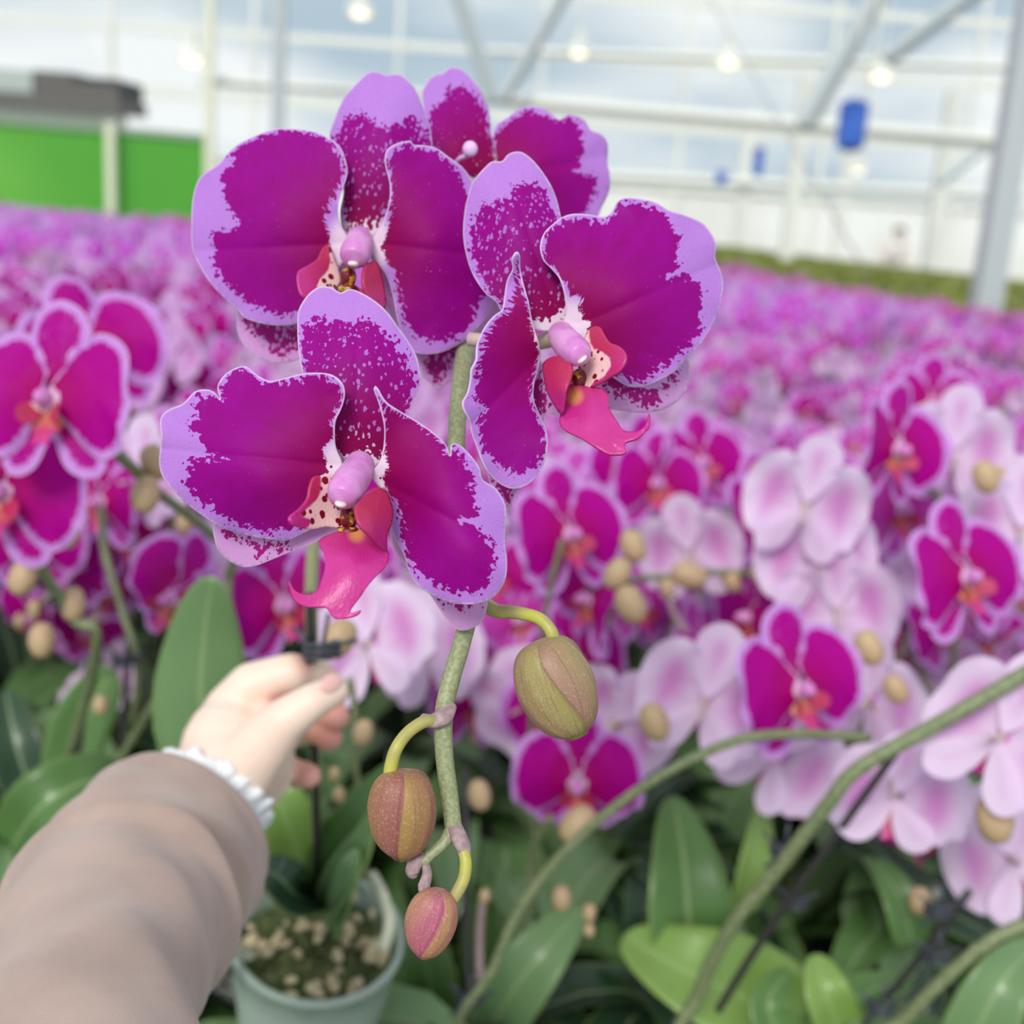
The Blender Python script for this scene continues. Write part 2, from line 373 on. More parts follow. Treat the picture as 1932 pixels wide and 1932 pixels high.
hero('petal', sheet(A([(1010, 985), (980, 905), (970, 840), (972, 760), (1000, 700), (1020, 640), (1020, 590), (1000, 550), (950, 515), (880, 505), (800, 510), (720, 530), (640, 548), (590, 532), (550, 505), (512, 474), (470, 475), (410, 505), (370, 550), (358, 590), (372, 642), (345, 608), (300, 592), (240, 605), (180, 665), (120, 690), (75, 720), (60, 760), (65, 830), (60, 900), (55, 980), (75, 1050), (130, 1120), (200, 1190), (280, 1250), (340, 1290), (400, 1320), (480, 1345), (560, 1362), (640, 1375), (720, 1380), (790, 1350), (860, 1310), (920, 1250), (960, 1160), (1000, 1060)]),
    F, dA, cz(A, [(1000, 1000, 0), (700, 930, -4), (400, 900, -2), (60, 900, 8), (510, 480, 7), (370, 640, 5), (990, 570, -6), (800, 520, 0), (560, 1350, 7), (200, 1180, 6), (720, 1370, 4), (600, 1100, -4)]),
    A([(925, 965), (905, 905), (960, 850), (962, 760), (990, 690), (1008, 620), (985, 560), (900, 522), (800, 528), (700, 552), (620, 560), (560, 530), (510, 485), (440, 510), (385, 560), (378, 650), (330, 625), (270, 630), (240, 680), (265, 730), (215, 750), (225, 800), (270, 850), (285, 900), (330, 930), (395, 945), (300, 955), (240, 950), (230, 990), (200, 1000), (210, 1040), (190, 1080), (230, 1130), (280, 1170), (320, 1200), (370, 1240), (420, 1270), (470, 1290), (540, 1315), (620, 1330), (700, 1325), (780, 1300), (850, 1240), (920, 1130), (890, 1060), (935, 1015)]), cA, .12, 4.5, (.7, 11), ((-1, -.1), .9, 12)), MAG, fa, HO)
hero('petal', sheet(A([(1200, 975), (1222, 900), (1228, 800), (1215, 720), (1190, 640), (1172, 590), (1180, 575), (1203, 602), (1240, 660), (1300, 700), (1370, 740), (1440, 785), (1500, 830), (1550, 880), (1571, 935), (1575, 882), (1600, 872), (1640, 895), (1690, 950), (1725, 1000), (1742, 1062), (1800, 1100), (1840, 1150), (1862, 1210), (1860, 1300), (1858, 1400), (1868, 1480), (1862, 1570), (1830, 1640), (1780, 1685), (1710, 1708), (1640, 1712), (1560, 1700), (1480, 1665), (1400, 1610), (1355, 1540), (1335, 1470), (1300, 1400), (1270, 1340), (1255, 1260), (1260, 1180), (1240, 1130), (1190, 1090), (1160, 1030)]),
    F, dA - .001, cz(A, [(1190, 1020, 0), (1180, 580, -8), (1300, 800, -3), (1573, 930, -6), (1600, 880, -2), (1500, 1150, -10), (1860, 1300, -6), (1700, 1450, -12), (1640, 1712, -6), (1350, 1520, -4), (1270, 1300, 2)]),
    A([(1250, 990), (1232, 930), (1228, 850), (1232, 740), (1205, 650), (1260, 685), (1340, 732), (1430, 785), (1510, 845), (1560, 920), (1590, 900), (1640, 960), (1660, 1000), (1695, 1040), (1680, 1100), (1700, 1140), (1690, 1200), (1720, 1220), (1690, 1270), (1625, 1272), (1700, 1310), (1760, 1360), (1790, 1410), (1800, 1480), (1790, 1560), (1740, 1630), (1690, 1660), (1600, 1640), (1500, 1610), (1430, 1560), (1360, 1490), (1345, 1460), (1325, 1380), (1320, 1290), (1310, 1220), (1260, 1150), (1230, 1100), (1215, 1060)]), cA, .12, 4.5, (.7, 10), ((1, .55), .9, 12)), MAG, fa, HO)
hero('lateral_sepal', sheet(A([(1020, 1180), (1020, 1322), (960, 1340), (900, 1370), (830, 1410), (740, 1440), (640, 1480), (560, 1510), (490, 1517), (420, 1487), (370, 1440), (345, 1380), (338, 1290), (400, 1230), (550, 1180), (750, 1120), (950, 1080)]),
    F, dA + .008, cz(A, [(1020, 1200, 0), (700, 1300, 2), (400, 1300, 8), (490, 1510, 10), (850, 1400, 0)]),
    A([(385, 1335), (480, 1352), (540, 1376), (640, 1390), (735, 1392), (700, 1425), (640, 1420), (580, 1470), (555, 1420), (470, 1368), (400, 1352)]), cA, .8, 5, (.5, 5)), SEP, fa, HO)
hero('lateral_sepal', sheet(A([(1260, 1160), (1270, 1400), (1380, 1560), (1470, 1665), (1520, 1740), (1560, 1800), (1610, 1843), (1650, 1848), (1700, 1830), (1745, 1790), (1768, 1690), (1760, 1600), (1650, 1450), (1500, 1300), (1380, 1180)]),
    F, dA + .010, cz(A, [(1260, 1180, 0), (1500, 1450, -2), (1650, 1840, 2), (1770, 1650, 4)]),
    A([(1330, 1300), (1450, 1450), (1520, 1680), (1580, 1700), (1640, 1745), (1690, 1710), (1745, 1715), (1700, 1600), (1500, 1400), (1380, 1250)]), cA, .8, 5, (.4, 5)), SEP, fa, HO)
def lip(fn, cen, dep, parent, ll, llm, rl, rlm, mid, dl, dr, dm, calpos, colp, colr):
    ctr = fn([cen])[0]
    root = hero('lip', sheet(fn(mid), F, dep, cz(fn, dm), None, ctr, 0, 3.5, (.4, 6), spf=lambda q: np.clip(.85 - np.hypot(*(q - np.array(fn([calpos[1]])[0])).T) / 24., 0, .6)), LIP, parent, HO, .0007)
    for nm, o_, m_, dz_ in (('l', ll, llm, dl), ('r', rl, rlm, dr)):
        g = sheet(fn(o_), F, dep, cz(fn, dz_), fn(m_) if m_ else None, ctr, 0, 3.5, (.2, 4))
        o = hero('side_lobe', g, LIP, parent, HO, .0009)
    x, y = fn([calpos[0]])[0]; c0 = p3(x, y, dep - .006)
    g = ellG(c0, [RT * .0026, UP * .0034, FW * .003], 14, 8); g.addG(ellG(c0 - UP * .004 - FW * .001, [RT * .0034, UP * .0018, FW * .002], 14, 8))
    g.build('callus', CAL, parent, HO)
    pth = pts([(*fn([(a, b)])[0], d_) for a, b, d_ in colp]); pth = crspline(pth, n=8)
    v, f = tube(pth, colr, 18); G().add(v, f).build('column', COL, parent, HO)
    T = unit(pth[-1] - pth[-3]); ellG(pth[-1] + T * .0003 - UP * .001, [T * .0014, unit(np.cross(T, FW)) * .0018, FW * .002], 14, 8).build('anther_cap', CAP, parent, HO)
lip(A, (1085, 1000), dA, fa,
    [(985, 1045), (940, 1035), (900, 1040), (862, 1050), (842, 1100), (830, 1160), (790, 1210), (742, 1250), (745, 1285), (790, 1310), (860, 1320), (930, 1306), (1010, 1312), (1050, 1290), (1010, 1230), (960, 1180), (985, 1100)],
    [(880, 1010), (900, 1060), (898, 1130), (860, 1190), (800, 1240), (845, 1285), (800, 1330), (700, 1330), (700, 1200), (800, 1150), (820, 1020)],
    [(1190, 1105), (1120, 1150), (1082, 1200), (1085, 1260), (1110, 1310), (1150, 1350), (1190, 1390), (1240, 1432), (1246, 1350), (1266, 1300), (1275, 1230), (1257, 1150), (1230, 1115)], None,
    [(1060, 1325), (960, 1340), (888, 1380), (910, 1440), (920, 1500), (905, 1570), (880, 1630), (840, 1660), (780, 1650), (745, 1620), (728, 1590), (735, 1640), (760, 1690), (820, 1722), (920, 1730), (950, 1770), (980, 1790), (1040, 1785), (1085, 1768), (1107, 1742), (1058, 1756), (1055, 1740), (1100, 1680), (1140, 1620), (1190, 1560), (1240, 1510), (1252, 1470), (1245, 1430), (1190, 1390), (1130, 1320)],
    [(985, 1060, -4), (880, 1080, -8), (745, 1270, -19), (860, 1310, -11), (1010, 1300, -5), (940, 1200, -6)],
    [(1190, 1110, -8), (1090, 1220, -20), (1240, 1430, -13), (1270, 1230, -9), (1160, 1280, -20)],
    [(1090, 1330, -8), (900, 1400, -13), (1240, 1460, -13), (1070, 1500, -20), (740, 1630, -19), (1040, 1780, -24), (930, 1700, -24)],
    [(1045, 1260), (1085, 1345)], [(1105, 975, dA + .001), (1075, 1040, dA - .005), (1030, 1110, dA - .012), (1005, 1165, dA - .015)], [.0040, .0046, .0050, .0049, .0038])
# --- flower B, right
dB = .372; cB = B([(560, 960)])[0]
fb = flower_part(pts([(cB[0], cB[1], dB + .006), (cB[0] - 60, cB[1] + 20, dB + .02), (885, 640, .40)]), 'bloom turned to the side with one folded petal')
hero('dorsal_sepal', sheet(B([(330, 900), (240, 850), (210, 800), (150, 750), (90, 660), (55, 560), (38, 450), (45, 330), (65, 240), (90, 170), (150, 100), (190, 68), (240, 66), (270, 32), (310, 17), (350, 22), (400, 60), (450, 120), (500, 200), (530, 280), (546, 350), (575, 450), (600, 560), (600, 700), (590, 850), (560, 940), (480, 950), (400, 940)]),
    F, dB + .008, cz(B, [(540, 940, 0), (380, 600, -3), (300, 300, -1), (300, 20, 10), (45, 400, 7), (520, 260, 6)]),
    B([(240, 840), (150, 700), (110, 620), (75, 480), (90, 400), (120, 330), (160, 290), (220, 285), (280, 240), (340, 180), (400, 180), (450, 220), (490, 300), (530, 390), (560, 520), (575, 700), (560, 850), (500, 880), (440, 895), (340, 880)]), cB, 1.0, 4.5, (.5, 7), ((-.35, -1), .7, 14)), MAG, fb, HO)
hero('petal', sheet(B([(318, 540), (335, 560), (336, 620), (350, 700), (380, 800), (395, 880), (412, 950), (435, 1020), (440, 1090), (430, 1150), (410, 1220), (405, 1300), (430, 1370), (460, 1430), (478, 1500), (475, 1580), (450, 1660), (400, 1730), (340, 1765), (280, 1770), (220, 1740), (170, 1690), (140, 1640), (110, 1560), (80, 1480), (70, 1420), (40, 1360), (35, 1320), (60, 1270), (75, 1200), (80, 1150), (105, 1100), (110, 1020), (150, 930), (200, 870), (240, 840), (250, 790), (265, 690), (295, 630), (290, 580)]),
    F, dB, cz(B, [(440, 1080, 0), (318, 545, -8), (350, 850, -4), (60, 1340, -16), (250, 1200, -8), (300, 1765, -10), (470, 1520, -8), (130, 1620, -12), (110, 1050, -14), (260, 700, -2)]),
    B([(330, 600), (348, 720), (375, 820), (395, 930), (428, 1060), (420, 1140), (400, 1230), (400, 1310), (440, 1420), (465, 1500), (455, 1590), (410, 1655), (330, 1685), (260, 1670), (200, 1630), (150, 1570), (125, 1500), (120, 1430), (155, 1350), (100, 1310), (105, 1220), (130, 1100), (145, 1010), (200, 910), (275, 840), (310, 700)]), cB, .15, 4.5, (.7, 10), ((-.9, .9), .9, 10)), MAG, fb, HO)
hero('petal', sheet(B([(560, 940), (572, 860), (565, 760), (540, 680), (500, 630), (455, 580), (440, 510), (460, 440), (510, 390), (560, 355), (620, 340), (700, 345), (770, 355), (810, 330), (840, 275), (890, 255), (960, 262), (1040, 280), (1110, 320), (1190, 345), (1280, 385), (1330, 440), (1355, 500), (1352, 570), (1380, 640), (1393, 710), (1385, 770), (1370, 840), (1330, 930), (1280, 1010), (1210, 1085), (1140, 1160), (1060, 1205), (980, 1240), (900, 1240), (830, 1200), (740, 1130), (640, 1020)]),
    F, dB + .002, cz(B, [(580, 950, 0), (900, 750, -5), (450, 520, -3), (560, 360, 2), (800, 340, 5), (890, 260, 6), (1390, 720, 10), (1300, 400, 9), (1200, 900, 2), (980, 1235, 3)]),
    B([(700, 905), (655, 865), (650, 800), (640, 755), (605, 770), (580, 720), (520, 640), (462, 570), (465, 480), (530, 395), (640, 365), (740, 378), (820, 350), (850, 285), (930, 285), (1030, 310), (1090, 360), (1140, 420), (1170, 490), (1150, 560), (1155, 620), (1095, 672), (1180, 660), (1240, 690), (1280, 750), (1290, 810), (1270, 880), (1280, 930), (1240, 990), (1180, 1060), (1110, 1110), (1050, 1150), (1000, 1190), (930, 1212), (870, 1190), (790, 1140), (720, 1050), (690, 950)]), cB, .15, 4.5, (.8, 11), ((1, -.45), .9, 12)), MAG, fb, HO)
hero('lateral_sepal', sheet(B([(1205, 1090), (1218, 1170), (1215, 1230), (1180, 1290), (1120, 1340), (1040, 1370), (960, 1377), (870, 1367), (800, 1355), (760, 1300), (660, 1180), (640, 1060), (750, 1080), (950, 1120), (1120, 1060)]),
    F, dB + .010, cz(B, [(650, 1080, -2), (950, 1250, -2), (1210, 1180, 8), (900, 1370, 2)]),
    B([(700, 1150), (850, 1190), (930, 1245), (1060, 1245), (1150, 1160), (1165, 1190), (1080, 1250), (1060, 1310), (1010, 1340), (930, 1315), (860, 1290), (790, 1240)]), cB, .8, 5, (.5, 5)), SEP, fb, HO)
hero('lateral_sepal', sheet(B([(440, 1100), (480, 1250), (545, 1370), (520, 1392), (470, 1385), (450, 1500), (400, 1700), (312, 1800), (290, 1875), (265, 1882), (170, 1720), (180, 1500), (280, 1300), (380, 1150)]),
    F, dB + .008, cz(B, [(440, 1120, 0), (400, 1400, 2), (280, 1870, 6)]),
    B([(430, 1180), (470, 1300), (430, 1450), (330, 1700), (290, 1800), (250, 1830), (200, 1700), (220, 1500), (320, 1300)]), cB, .8, 5, (.4, 5)), SEP, fb, HO)
lip(B, (560, 960), dB, fb,
    [(745, 928), (700, 935), (670, 985), (660, 1050), (640, 1120), (640, 1190), (680, 1242), (740, 1225), (800, 1190), (850, 1160), (880, 1112), (882, 1068), (850, 1030), (800, 1010), (770, 970)],
    [(700, 900), (705, 1030), (760, 1060), (805, 1110), (790, 1165), (740, 1205), (700, 1240), (800, 1260), (950, 1180), (930, 1000), (800, 900)],
    [(500, 1085), (452, 1120), (455, 1180), (470, 1260), (500, 1320), (545, 1382), (560, 1330), (570, 1260), (595, 1190), (602, 1140), (585, 1100), (550, 1085)], None,
    [(600, 1225), (570, 1290), (545, 1380), (540, 1430), (570, 1470), (650, 1510), (720, 1550), (790, 1590), (840, 1595), (885, 1582), (882, 1532), (940, 1510), (990, 1470), (1012, 1430), (1008, 1378), (990, 1435), (950, 1468), (880, 1470), (840, 1420), (800, 1350), (795, 1290), (760, 1250), (680, 1240)],
    [(700, 940, -4), (880, 1090, -16), (680, 1240, -8), (640, 1150, -4)],
    [(500, 1090, -8), (600, 1150, -17), (545, 1380, -15), (455, 1200, -8), (540, 1250, -18)],
    [(640, 1235, -8), (550, 1400, -13), (800, 1330, -12), (700, 1400, -18), (860, 1580, -24), (1000, 1420, -20)],
    [(640, 1205), (620, 1290)], [(545, 965, dB + .001), (575, 1010, dB - .006), (625, 1055, dB - .013), (655, 1080, dB - .016)], [.0040, .0044, .0046, .0043, .0032])
# --- flower C, upper left
dC = .402; cC = Cc([(1060, 1120)])[0]
fc = flower_part(pts([(cC[0], cC[1], dC + .006), (cC[0] + 80, cC[1], dC + .02), (885, 520, .43)]), 'widest bloom, behind the lowest one')
hero('dorsal_sepal', sheet(Cc([(980, 1090), (940, 950), (960, 800), (930, 620), (875, 480), (900, 380), (960, 240), (1030, 160), (1100, 90), (1150, 78), (1190, 90), (1222, 102), (1270, 93), (1330, 115), (1400, 190), (1440, 290), (1480, 400), (1497, 500), (1490, 580), (1400, 750), (1300, 900), (1200, 1040), (1100, 1100)]),
    F, dC + .008, cz(Cc, [(1060, 1080, 0), (1150, 700, -3), (1200, 400, -2), (1190, 90, 8), (890, 430, 6), (1490, 500, 6)]),
    Cc([(890, 520), (925, 440), (1000, 350), (1060, 330), (1120, 370), (1200, 420), (1300, 390), (1400, 370), (1450, 440), (1470, 540), (1380, 700), (1200, 930), (1150, 1010), (1000, 1020), (950, 850), (930, 620)]), cC, 1.0, 5, (.4, 7), ((.15, -1), .7, 14)), MAG, fc, HO)
hero('petal', sheet(Cc([(1010, 1130), (940, 1000), (930, 880), (960, 780), (985, 690), (970, 610), (940, 540), (880, 490), (800, 450), (700, 432), (580, 425), (500, 440), (400, 480), (320, 520), (250, 580), (200, 640), (100, 710), (60, 780), (40, 880), (35, 1000), (40, 1150), (80, 1250), (140, 1350), (220, 1440), (310, 1520), (350, 1570), (420, 1600), (520, 1620), (620, 1622), (720, 1590), (800, 1500), (870, 1380), (940, 1260), (990, 1200)]),
    F, dC, cz(Cc, [(1000, 1120, 0), (600, 950, -5), (970, 650, -1), (600, 430, 5), (40, 900, 8), (200, 1430, 5), (550, 1620, 3), (800, 1400, 0)]),
    Cc([(880, 1140), (850, 980), (870, 880), (935, 780), (960, 680), (930, 580), (840, 485), (700, 446), (560, 446), (400, 490), (310, 550), (270, 600), (290, 640), (210, 720), (240, 800), (235, 870), (280, 930), (330, 1000), (290, 1040), (200, 1045), (160, 1100), (180, 1180), (170, 1230), (210, 1330), (260, 1380), (330, 1440), (400, 1490), (480, 1530), (580, 1560), (690, 1540), (790, 1440), (860, 1300)]), cC, .15, 5, (.6, 9), ((-1, .05), .9, 12)), MAG, fc, HO)
hero('petal', sheet(Cc([(1120, 1130), (1180, 1030), (1220, 940), (1240, 850), (1240, 760), (1220, 680), (1210, 610), (1230, 550), (1290, 515), (1350, 502), (1370, 498), (1385, 525), (1460, 530), (1530, 550), (1600, 600), (1680, 660), (1740, 740), (1790, 850), (1840, 980), (1880, 1150), (1895, 1300), (1890, 1400), (1850, 1530), (1790, 1620), (1700, 1710), (1620, 1760), (1540, 1790), (1450, 1797), (1390, 1782), (1330, 1700), (1290, 1600), (1260, 1450), (1220, 1320), (1150, 1220)]),
    F, dC, cz(Cc, [(1140, 1130, 0), (1500, 1100, -5), (1220, 600, -4), (1370, 500, 0), (1740, 750, 5), (1890, 1300, 7), (1540, 1790, 4), (1280, 1500, 0)]),
    Cc([(1200, 1110), (1235, 1000), (1245, 880), (1252, 750), (1235, 650), (1262, 570), (1340, 528), (1450, 548), (1560, 600), (1650, 690), (1700, 790), (1730, 900), (1790, 1100), (1830, 1250), (1840, 1380), (1780, 1480), (1750, 1580), (1690, 1660), (1600, 1710), (1500, 1720), (1420, 1690), (1370, 1640), (1320, 1550), (1290, 1400), (1265, 1290), (1215, 1210)]), cC, .18, 5, (.6, 9), ((1, .1), .9, 12)), MAG, fc, HO)
hero('lateral_sepal', sheet(Cc([(322, 1500), (310, 1600), (320, 1680), (360, 1750), (420, 1810), (500, 1845), (600, 1852), (690, 1830), (850, 1750), (950, 1500), (1030, 1250), (850, 1250), (600, 1400), (420, 1440)]),
    F, dC + .012, cz(Cc, [(1000, 1260, 0), (700, 1500, 0), (320, 1600, 6), (600, 1850, 5)]),
    Cc([(360, 1600), (500, 1570), (700, 1560), (800, 1650), (700, 1760), (560, 1800), (500, 1740), (420, 1680)]), cC, 1.3, 5, (.5, 5)), SEP, fc, HO)
hero('lateral_sepal', sheet([(700, 480), (720, 560), (760, 640), (791, 687), (796, 709), (811, 724), (822, 735), (828, 736), (841, 726), (859, 712), (867, 693), (872, 668), (872, 640), (840, 590), (790, 530), (740, 480)],
    F, dC + .012, [(700, 490, 0), (800, 620, 0), (825, 730, 5), (870, 650, 5)],
    [(740, 540), (799, 662), (805, 687), (814, 709), (828, 721), (841, 699), (853, 687), (864, 660), (830, 600)], cC, 1.2, 5, (.4, 5)), SEP, fc, HO)
lip(Cc, (1060, 1120), dC, fc,
    [(860, 1130), (830, 1160), (800, 1220), (740, 1260), (690, 1290), (680, 1350), (700, 1430), (740, 1460), (800, 1450), (880, 1420), (940, 1360), (930, 1280), (900, 1200), (880, 1140)],
    [(830, 1100), (880, 1200), (865, 1290), (800, 1370), (780, 1480), (600, 1480), (640, 1200)],
    [(1160, 1235), (1100, 1250), (1080, 1320), (1090, 1400), (1130, 1480), (1180, 1540), (1220, 1500), (1210, 1400), (1190, 1300)], None,
    [(960, 1400), (900, 1450), (880, 1560), (900, 1650), (960, 1720), (1040, 1750), (1120, 1700), (1160, 1620), (1170, 1520), (1100, 1420), (1030, 1390)],
    [(860, 1140, -4), (690, 1340, -14), (780, 1440, -12), (930, 1340, -4)],
    [(1160, 1240, -8), (1085, 1350, -16), (1180, 1520, -12), (1210, 1400, -8)],
    [(1000, 1400, -6), (1030, 1740, -12), (900, 1550, -10), (1160, 1550, -10)],
    [(990, 1330), (1000, 1400)], [(1060, 1085, dC + .001), (1050, 1140, dC - .006), (1030, 1190, dC - .012), (1020, 1225, dC - .014)], [.0038, .0046, .0050, .0048, .0036])
# --- flower D, behind at the top
dD = .448; cD = D([(620, 1160)])[0]
fd = flower_part(pts([(cD[0], cD[1], dD + .006), (cD[0] - 10, cD[1] + 60, dD + .02), (890, 450, .46)]), 'rearmost bloom, half hidden at the top')
hero('dorsal_sepal', sheet(D([(75, 380), (110, 290), (160, 220), (220, 190), (268, 182), (310, 140), (360, 128), (420, 140), (480, 180), (540, 240), (600, 320), (650, 410), (690, 520), (705, 620), (715, 750), (760, 940), (720, 1100), (600, 1190), (450, 1140), (300, 1040), (170, 900), (110, 640)]),
    F, dD, cz(D, [(620, 1150, 0), (450, 800, -3), (360, 130, 9), (80, 400, 6), (700, 600, 6)]),
    D([(130, 560), (200, 490), (270, 440), (330, 320), (400, 290), (470, 300), (560, 390), (630, 490), (680, 600), (690, 720), (740, 940), (600, 1150), (380, 1050), (190, 880), (140, 700)]), cD, .45, 6, (.4, 7), ((-.3, -1), .7, 14)), MAG, fd, HO)
hero('petal', sheet(D([(740, 680), (800, 620), (880, 570), (960, 510), (1060, 480), (1170, 500), (1250, 545), (1330, 605), (1400, 560), (1500, 580), (1570, 620), (1620, 700), (1700, 730), (1760, 790), (1775, 880), (1770, 1000), (1790, 1100), (1795, 1200), (1770, 1300), (1720, 1400), (1660, 1520), (1500, 1600), (1300, 1620), (1000, 1500), (800, 1350), (680, 1200), (700, 900)]),
    F, dD + .003, cz(D, [(700, 1180, 0), (1100, 1000, -4), (1060, 490, 7), (1330, 600, 4), (1780, 1100, 9), (1400, 1600, 6)]),
    D([(760, 720), (850, 650), (1000, 540), (1150, 540), (1280, 610), (1400, 590), (1490, 640), (1530, 740), (1550, 850), (1520, 950), (1530, 1020), (1480, 1090), (1600, 1110), (1660, 1150), (1650, 1280), (1600, 1370), (1540, 1480), (1400, 1550), (1100, 1450), (900, 1300), (760, 1100), (740, 900)]), cD, .1, 6, (.6, 9), ((1, -.2), .9, 12)), MAG, fd, HO)
hero('lateral_sepal', sheet([(906, 350), (880, 420), (872, 500), (880, 580), (900, 640), (925, 668), (945, 640), (950, 580), (940, 480), (925, 400)], F, dD - .004, [(906, 350, 0), (900, 500, 4), (930, 660, 2)],
    [(910, 400), (895, 450), (900, 520), (915, 500)], cD, .5, 6, (.4, 5)), SEP, fd, HO)
g = tubeG(pts([(857, 312, dD - .008), (866, 300, dD - .012), (880, 293, dD - .014), (888, 284, dD - .015)]), [.0006, .0008, .0016], 8)
g.addG(ellG(p3(887, 281, dD - .016), [RT * .0027, UP * .0029, FW * .002])); g.build('curled_tip', mat('pale_lilac_tip', (.78, .50, .88), .4), fd, HO)

# --- the arching spike: up from the pot, over behind the blooms, down to the drooping tip
spike = pts([(598, 1650, .80), (596, 1500, .72), (592, 1330, .655), (588, 1230, .635), (590, 1050, .62), (615, 850, .60), (690, 640, .56), (790, 480, .51), (868, 430, .475), (895, 500, .45), (888, 600, .430), (873, 690, .405), (863, 790, .388), (862, 900, .376), (880, 1040, .374), (884, 1150, .368), (872, 1210, .362), (853, 1275, .358), (838, 1340, .356), (838, 1420, .355), (848, 1500, .354), (856, 1565, .353)])
g = tubeG(spike, [.0034, .0034, .0034, .0032, .0030, .0028, .0027, .0027, .0025], 14, smoothn=6)
g.addG(tubeG(pts([(856, 1562, .353), (838, 1590, .351), (812, 1612, .350), (797, 1628, .349)]), [.0024, .0018, .0017, .0019], 12))
sp_o = g.build('flower_spike', STEM, held, HO)
# bracts at the nodes
def bract(pl, r):
    g = tubeG(pts(pl), r, 12, sq=.7); g.build('bract', NODE, sp_o, HO)
bract([(846, 1330, .356), (836, 1352, .353), (815, 1360, .352), (795, 1352, .352)], [.0026, .0030, .0024, .0012])
bract([(856, 1555, .353), (866, 1580, .350), (876, 1602, .349), (880, 1630, .349)], [.0022, .0026, .0023, .0009])
bract([(800, 1615, .350), (785, 1625, .349), (778, 1645, .349), (784, 1655, .349)], [.0018, .0027, .0026, .0012])
bract([(803, 1630, .349), (806, 1650, .348), (800, 1672, .347), (797, 1684, .346)], [.0012, .0016, .0019, .0012])
bract([(888, 640, .418), (878, 672, .41), (873, 690, .404)], [.002, .0033, .0031])
def bud(cx, cy, d, hw, hh, ang, mt, parent, org, twist=.8, seam=0.3, rot0=0., n=108, m=48, cam_up=None, nm='bud'):
    """three overlapping sepals closed to a point; ang = tilt of the axis on screen"""
    r1 = hw * d / F; r2 = hh * d / F; c = p3(cx, cy, d)
    ax = math.sin(ang) * RT + math.cos(ang) * UP; ax = unit(ax - FW * .15); sx = unit(np.cross(ax, FW)); sz = np.cross(sx, ax)
    V = []; at = []
    for j in range(m + 1):
        t = j / m; z = math.cos(math.pi * t); prof = math.sin(math.pi * t) ** .60 * (1 - .30 * max(0, t - .45) ** 1.3 * 2)
        for i in range(n):
            ph_ = 2 * math.pi * i / n; th = ph_ - rot0 - twist * max(0, t - .25) ** 1.3 * 2
            u = (3 * i / n) % 1
            k = 1 + .17 * (u - .5) - .05 * math.exp(-u / .03) - .03 * math.exp(-(1 - u) / .04) + .010 * math.sin(u * 2 * math.pi * 4)
            r = prof * r1 * k
            V.append(c + ax * (z * r2 * (1 + (.06 if t > .93 else 0))) + sx * r * math.cos(th) + sz * r * .9 * math.sin(th))
            at.append((0, 0, t, th, u))
    Fc = [(j * n + i, j * n + (i + 1) % n, (j + 1) * n + (i + 1) % n, (j + 1) * n + i) for j in range(m) for i in range(n)]
    g = G().add(V, [f[::-1] for f in Fc], 0, np.array(at)); return g.build(nm, mt, parent, org)
b1 = bud(1053, 1298, .350, 75, 97, rad(-22), BUD1, held, HO, .75, rot0=1.36)
b2 = bud(761, 1536, .346, 66, 84, rad(2), BUD2, held, HO, -.25, rot0=1.62)
b3 = bud(814, 1742, .345, 49, 66, rad(14), BUD3, held, HO, -.6, rot0=2.0)
tubeG(pts([(915, 1140, .37), (935, 1152, .362), (975, 1156, .356), (1015, 1166, .352), (1038, 1188, .350), (1046, 1215, .350)]), [.0024, .0021, .0019, .0018, .0020], 12).build('pedicel', PED, b1, HO)
tubeG(pts([(826, 1362, .353), (800, 1362, .350), (770, 1382, .348), (748, 1412, .346), (738, 1445, .346), (735, 1482, .346)]), [.0019, .0018, .0019, .0021], 12).build('pedicel', PED, b2, HO)
tubeG(pts([(866, 1590, .350), (878, 1620, .348), (876, 1655, .347), (862, 1685, .346), (846, 1708, .346)]), [.0015, .0018, .0018, .0017], 12).build('pedicel', PED, b3, HO)

# --- leaves
def leafG(path, hw, nrm, fold=.25, nu=22, nv=9, mat_=0, tipr=.75, ripple=0.):
    p = crspline(path, n=max(2, nu // (len(path) - 1))); m = len(p); T = np.gradient(p, axis=0); V = []; at = []
    nrm = np.asarray(nrm, float)
    for i in range(m):
        t = i / (m - 1); w = hw * (max(0, math.sin(math.pi * min(1, .10 + .90 * t ** tipr))) ** .62) if t < 1 else 0
        w = max(w, hw * .02); s = unit(np.cross(T[i], nrm)); nn = unit(np.cross(s, T[i]))
        for k in range(nv):
            a = -1 + 2 * k / (nv - 1)
            V.append(p[i] + s * w * a + nn * w * (fold * abs(a) ** 1.3 + ripple * math.sin(t * 9 + a)))
            at.append((0, abs(a), t, abs(a), 0))
    Fc = [(i * nv + k, i * nv + k + 1, (i + 1) * nv + k + 1, (i + 1) * nv + k) for i in range(m - 1) for k in range(nv - 1)]
    return G().add(V, Fc, mat_, np.array(at))
def leaf(pl, wpx, mt, parent, org, tilt=(0, 0), fold=.25, d=None, ripple=0., tipr=.75):
    pp = pts(pl); dm = np.mean([q[2] for q in pl]); nrm = -FW + tilt[0] * RT + tilt[1] * UP
    o = leafG(pp, wpx * dm / F, nrm, fold, ripple=ripple, tipr=tipr).build('leaf', mt, parent, org)
    md_ = o.modifiers.new('thickness', 'SOLIDIFY'); md_.thickness = .0014; return o
leaf([(560, 1650, .80), (470, 1520, .77), (385, 1360, .74), (385, 1200, .72), (402, 1088, .70)], 100, LEAFP, held, HO, (.1, .3), -.12)
leaf([(600, 1680, .80), (560, 1600, .78), (520, 1500, .77), (470, 1400, .80)], 55, LEAFY, held, HO, (.4, .2), .3)
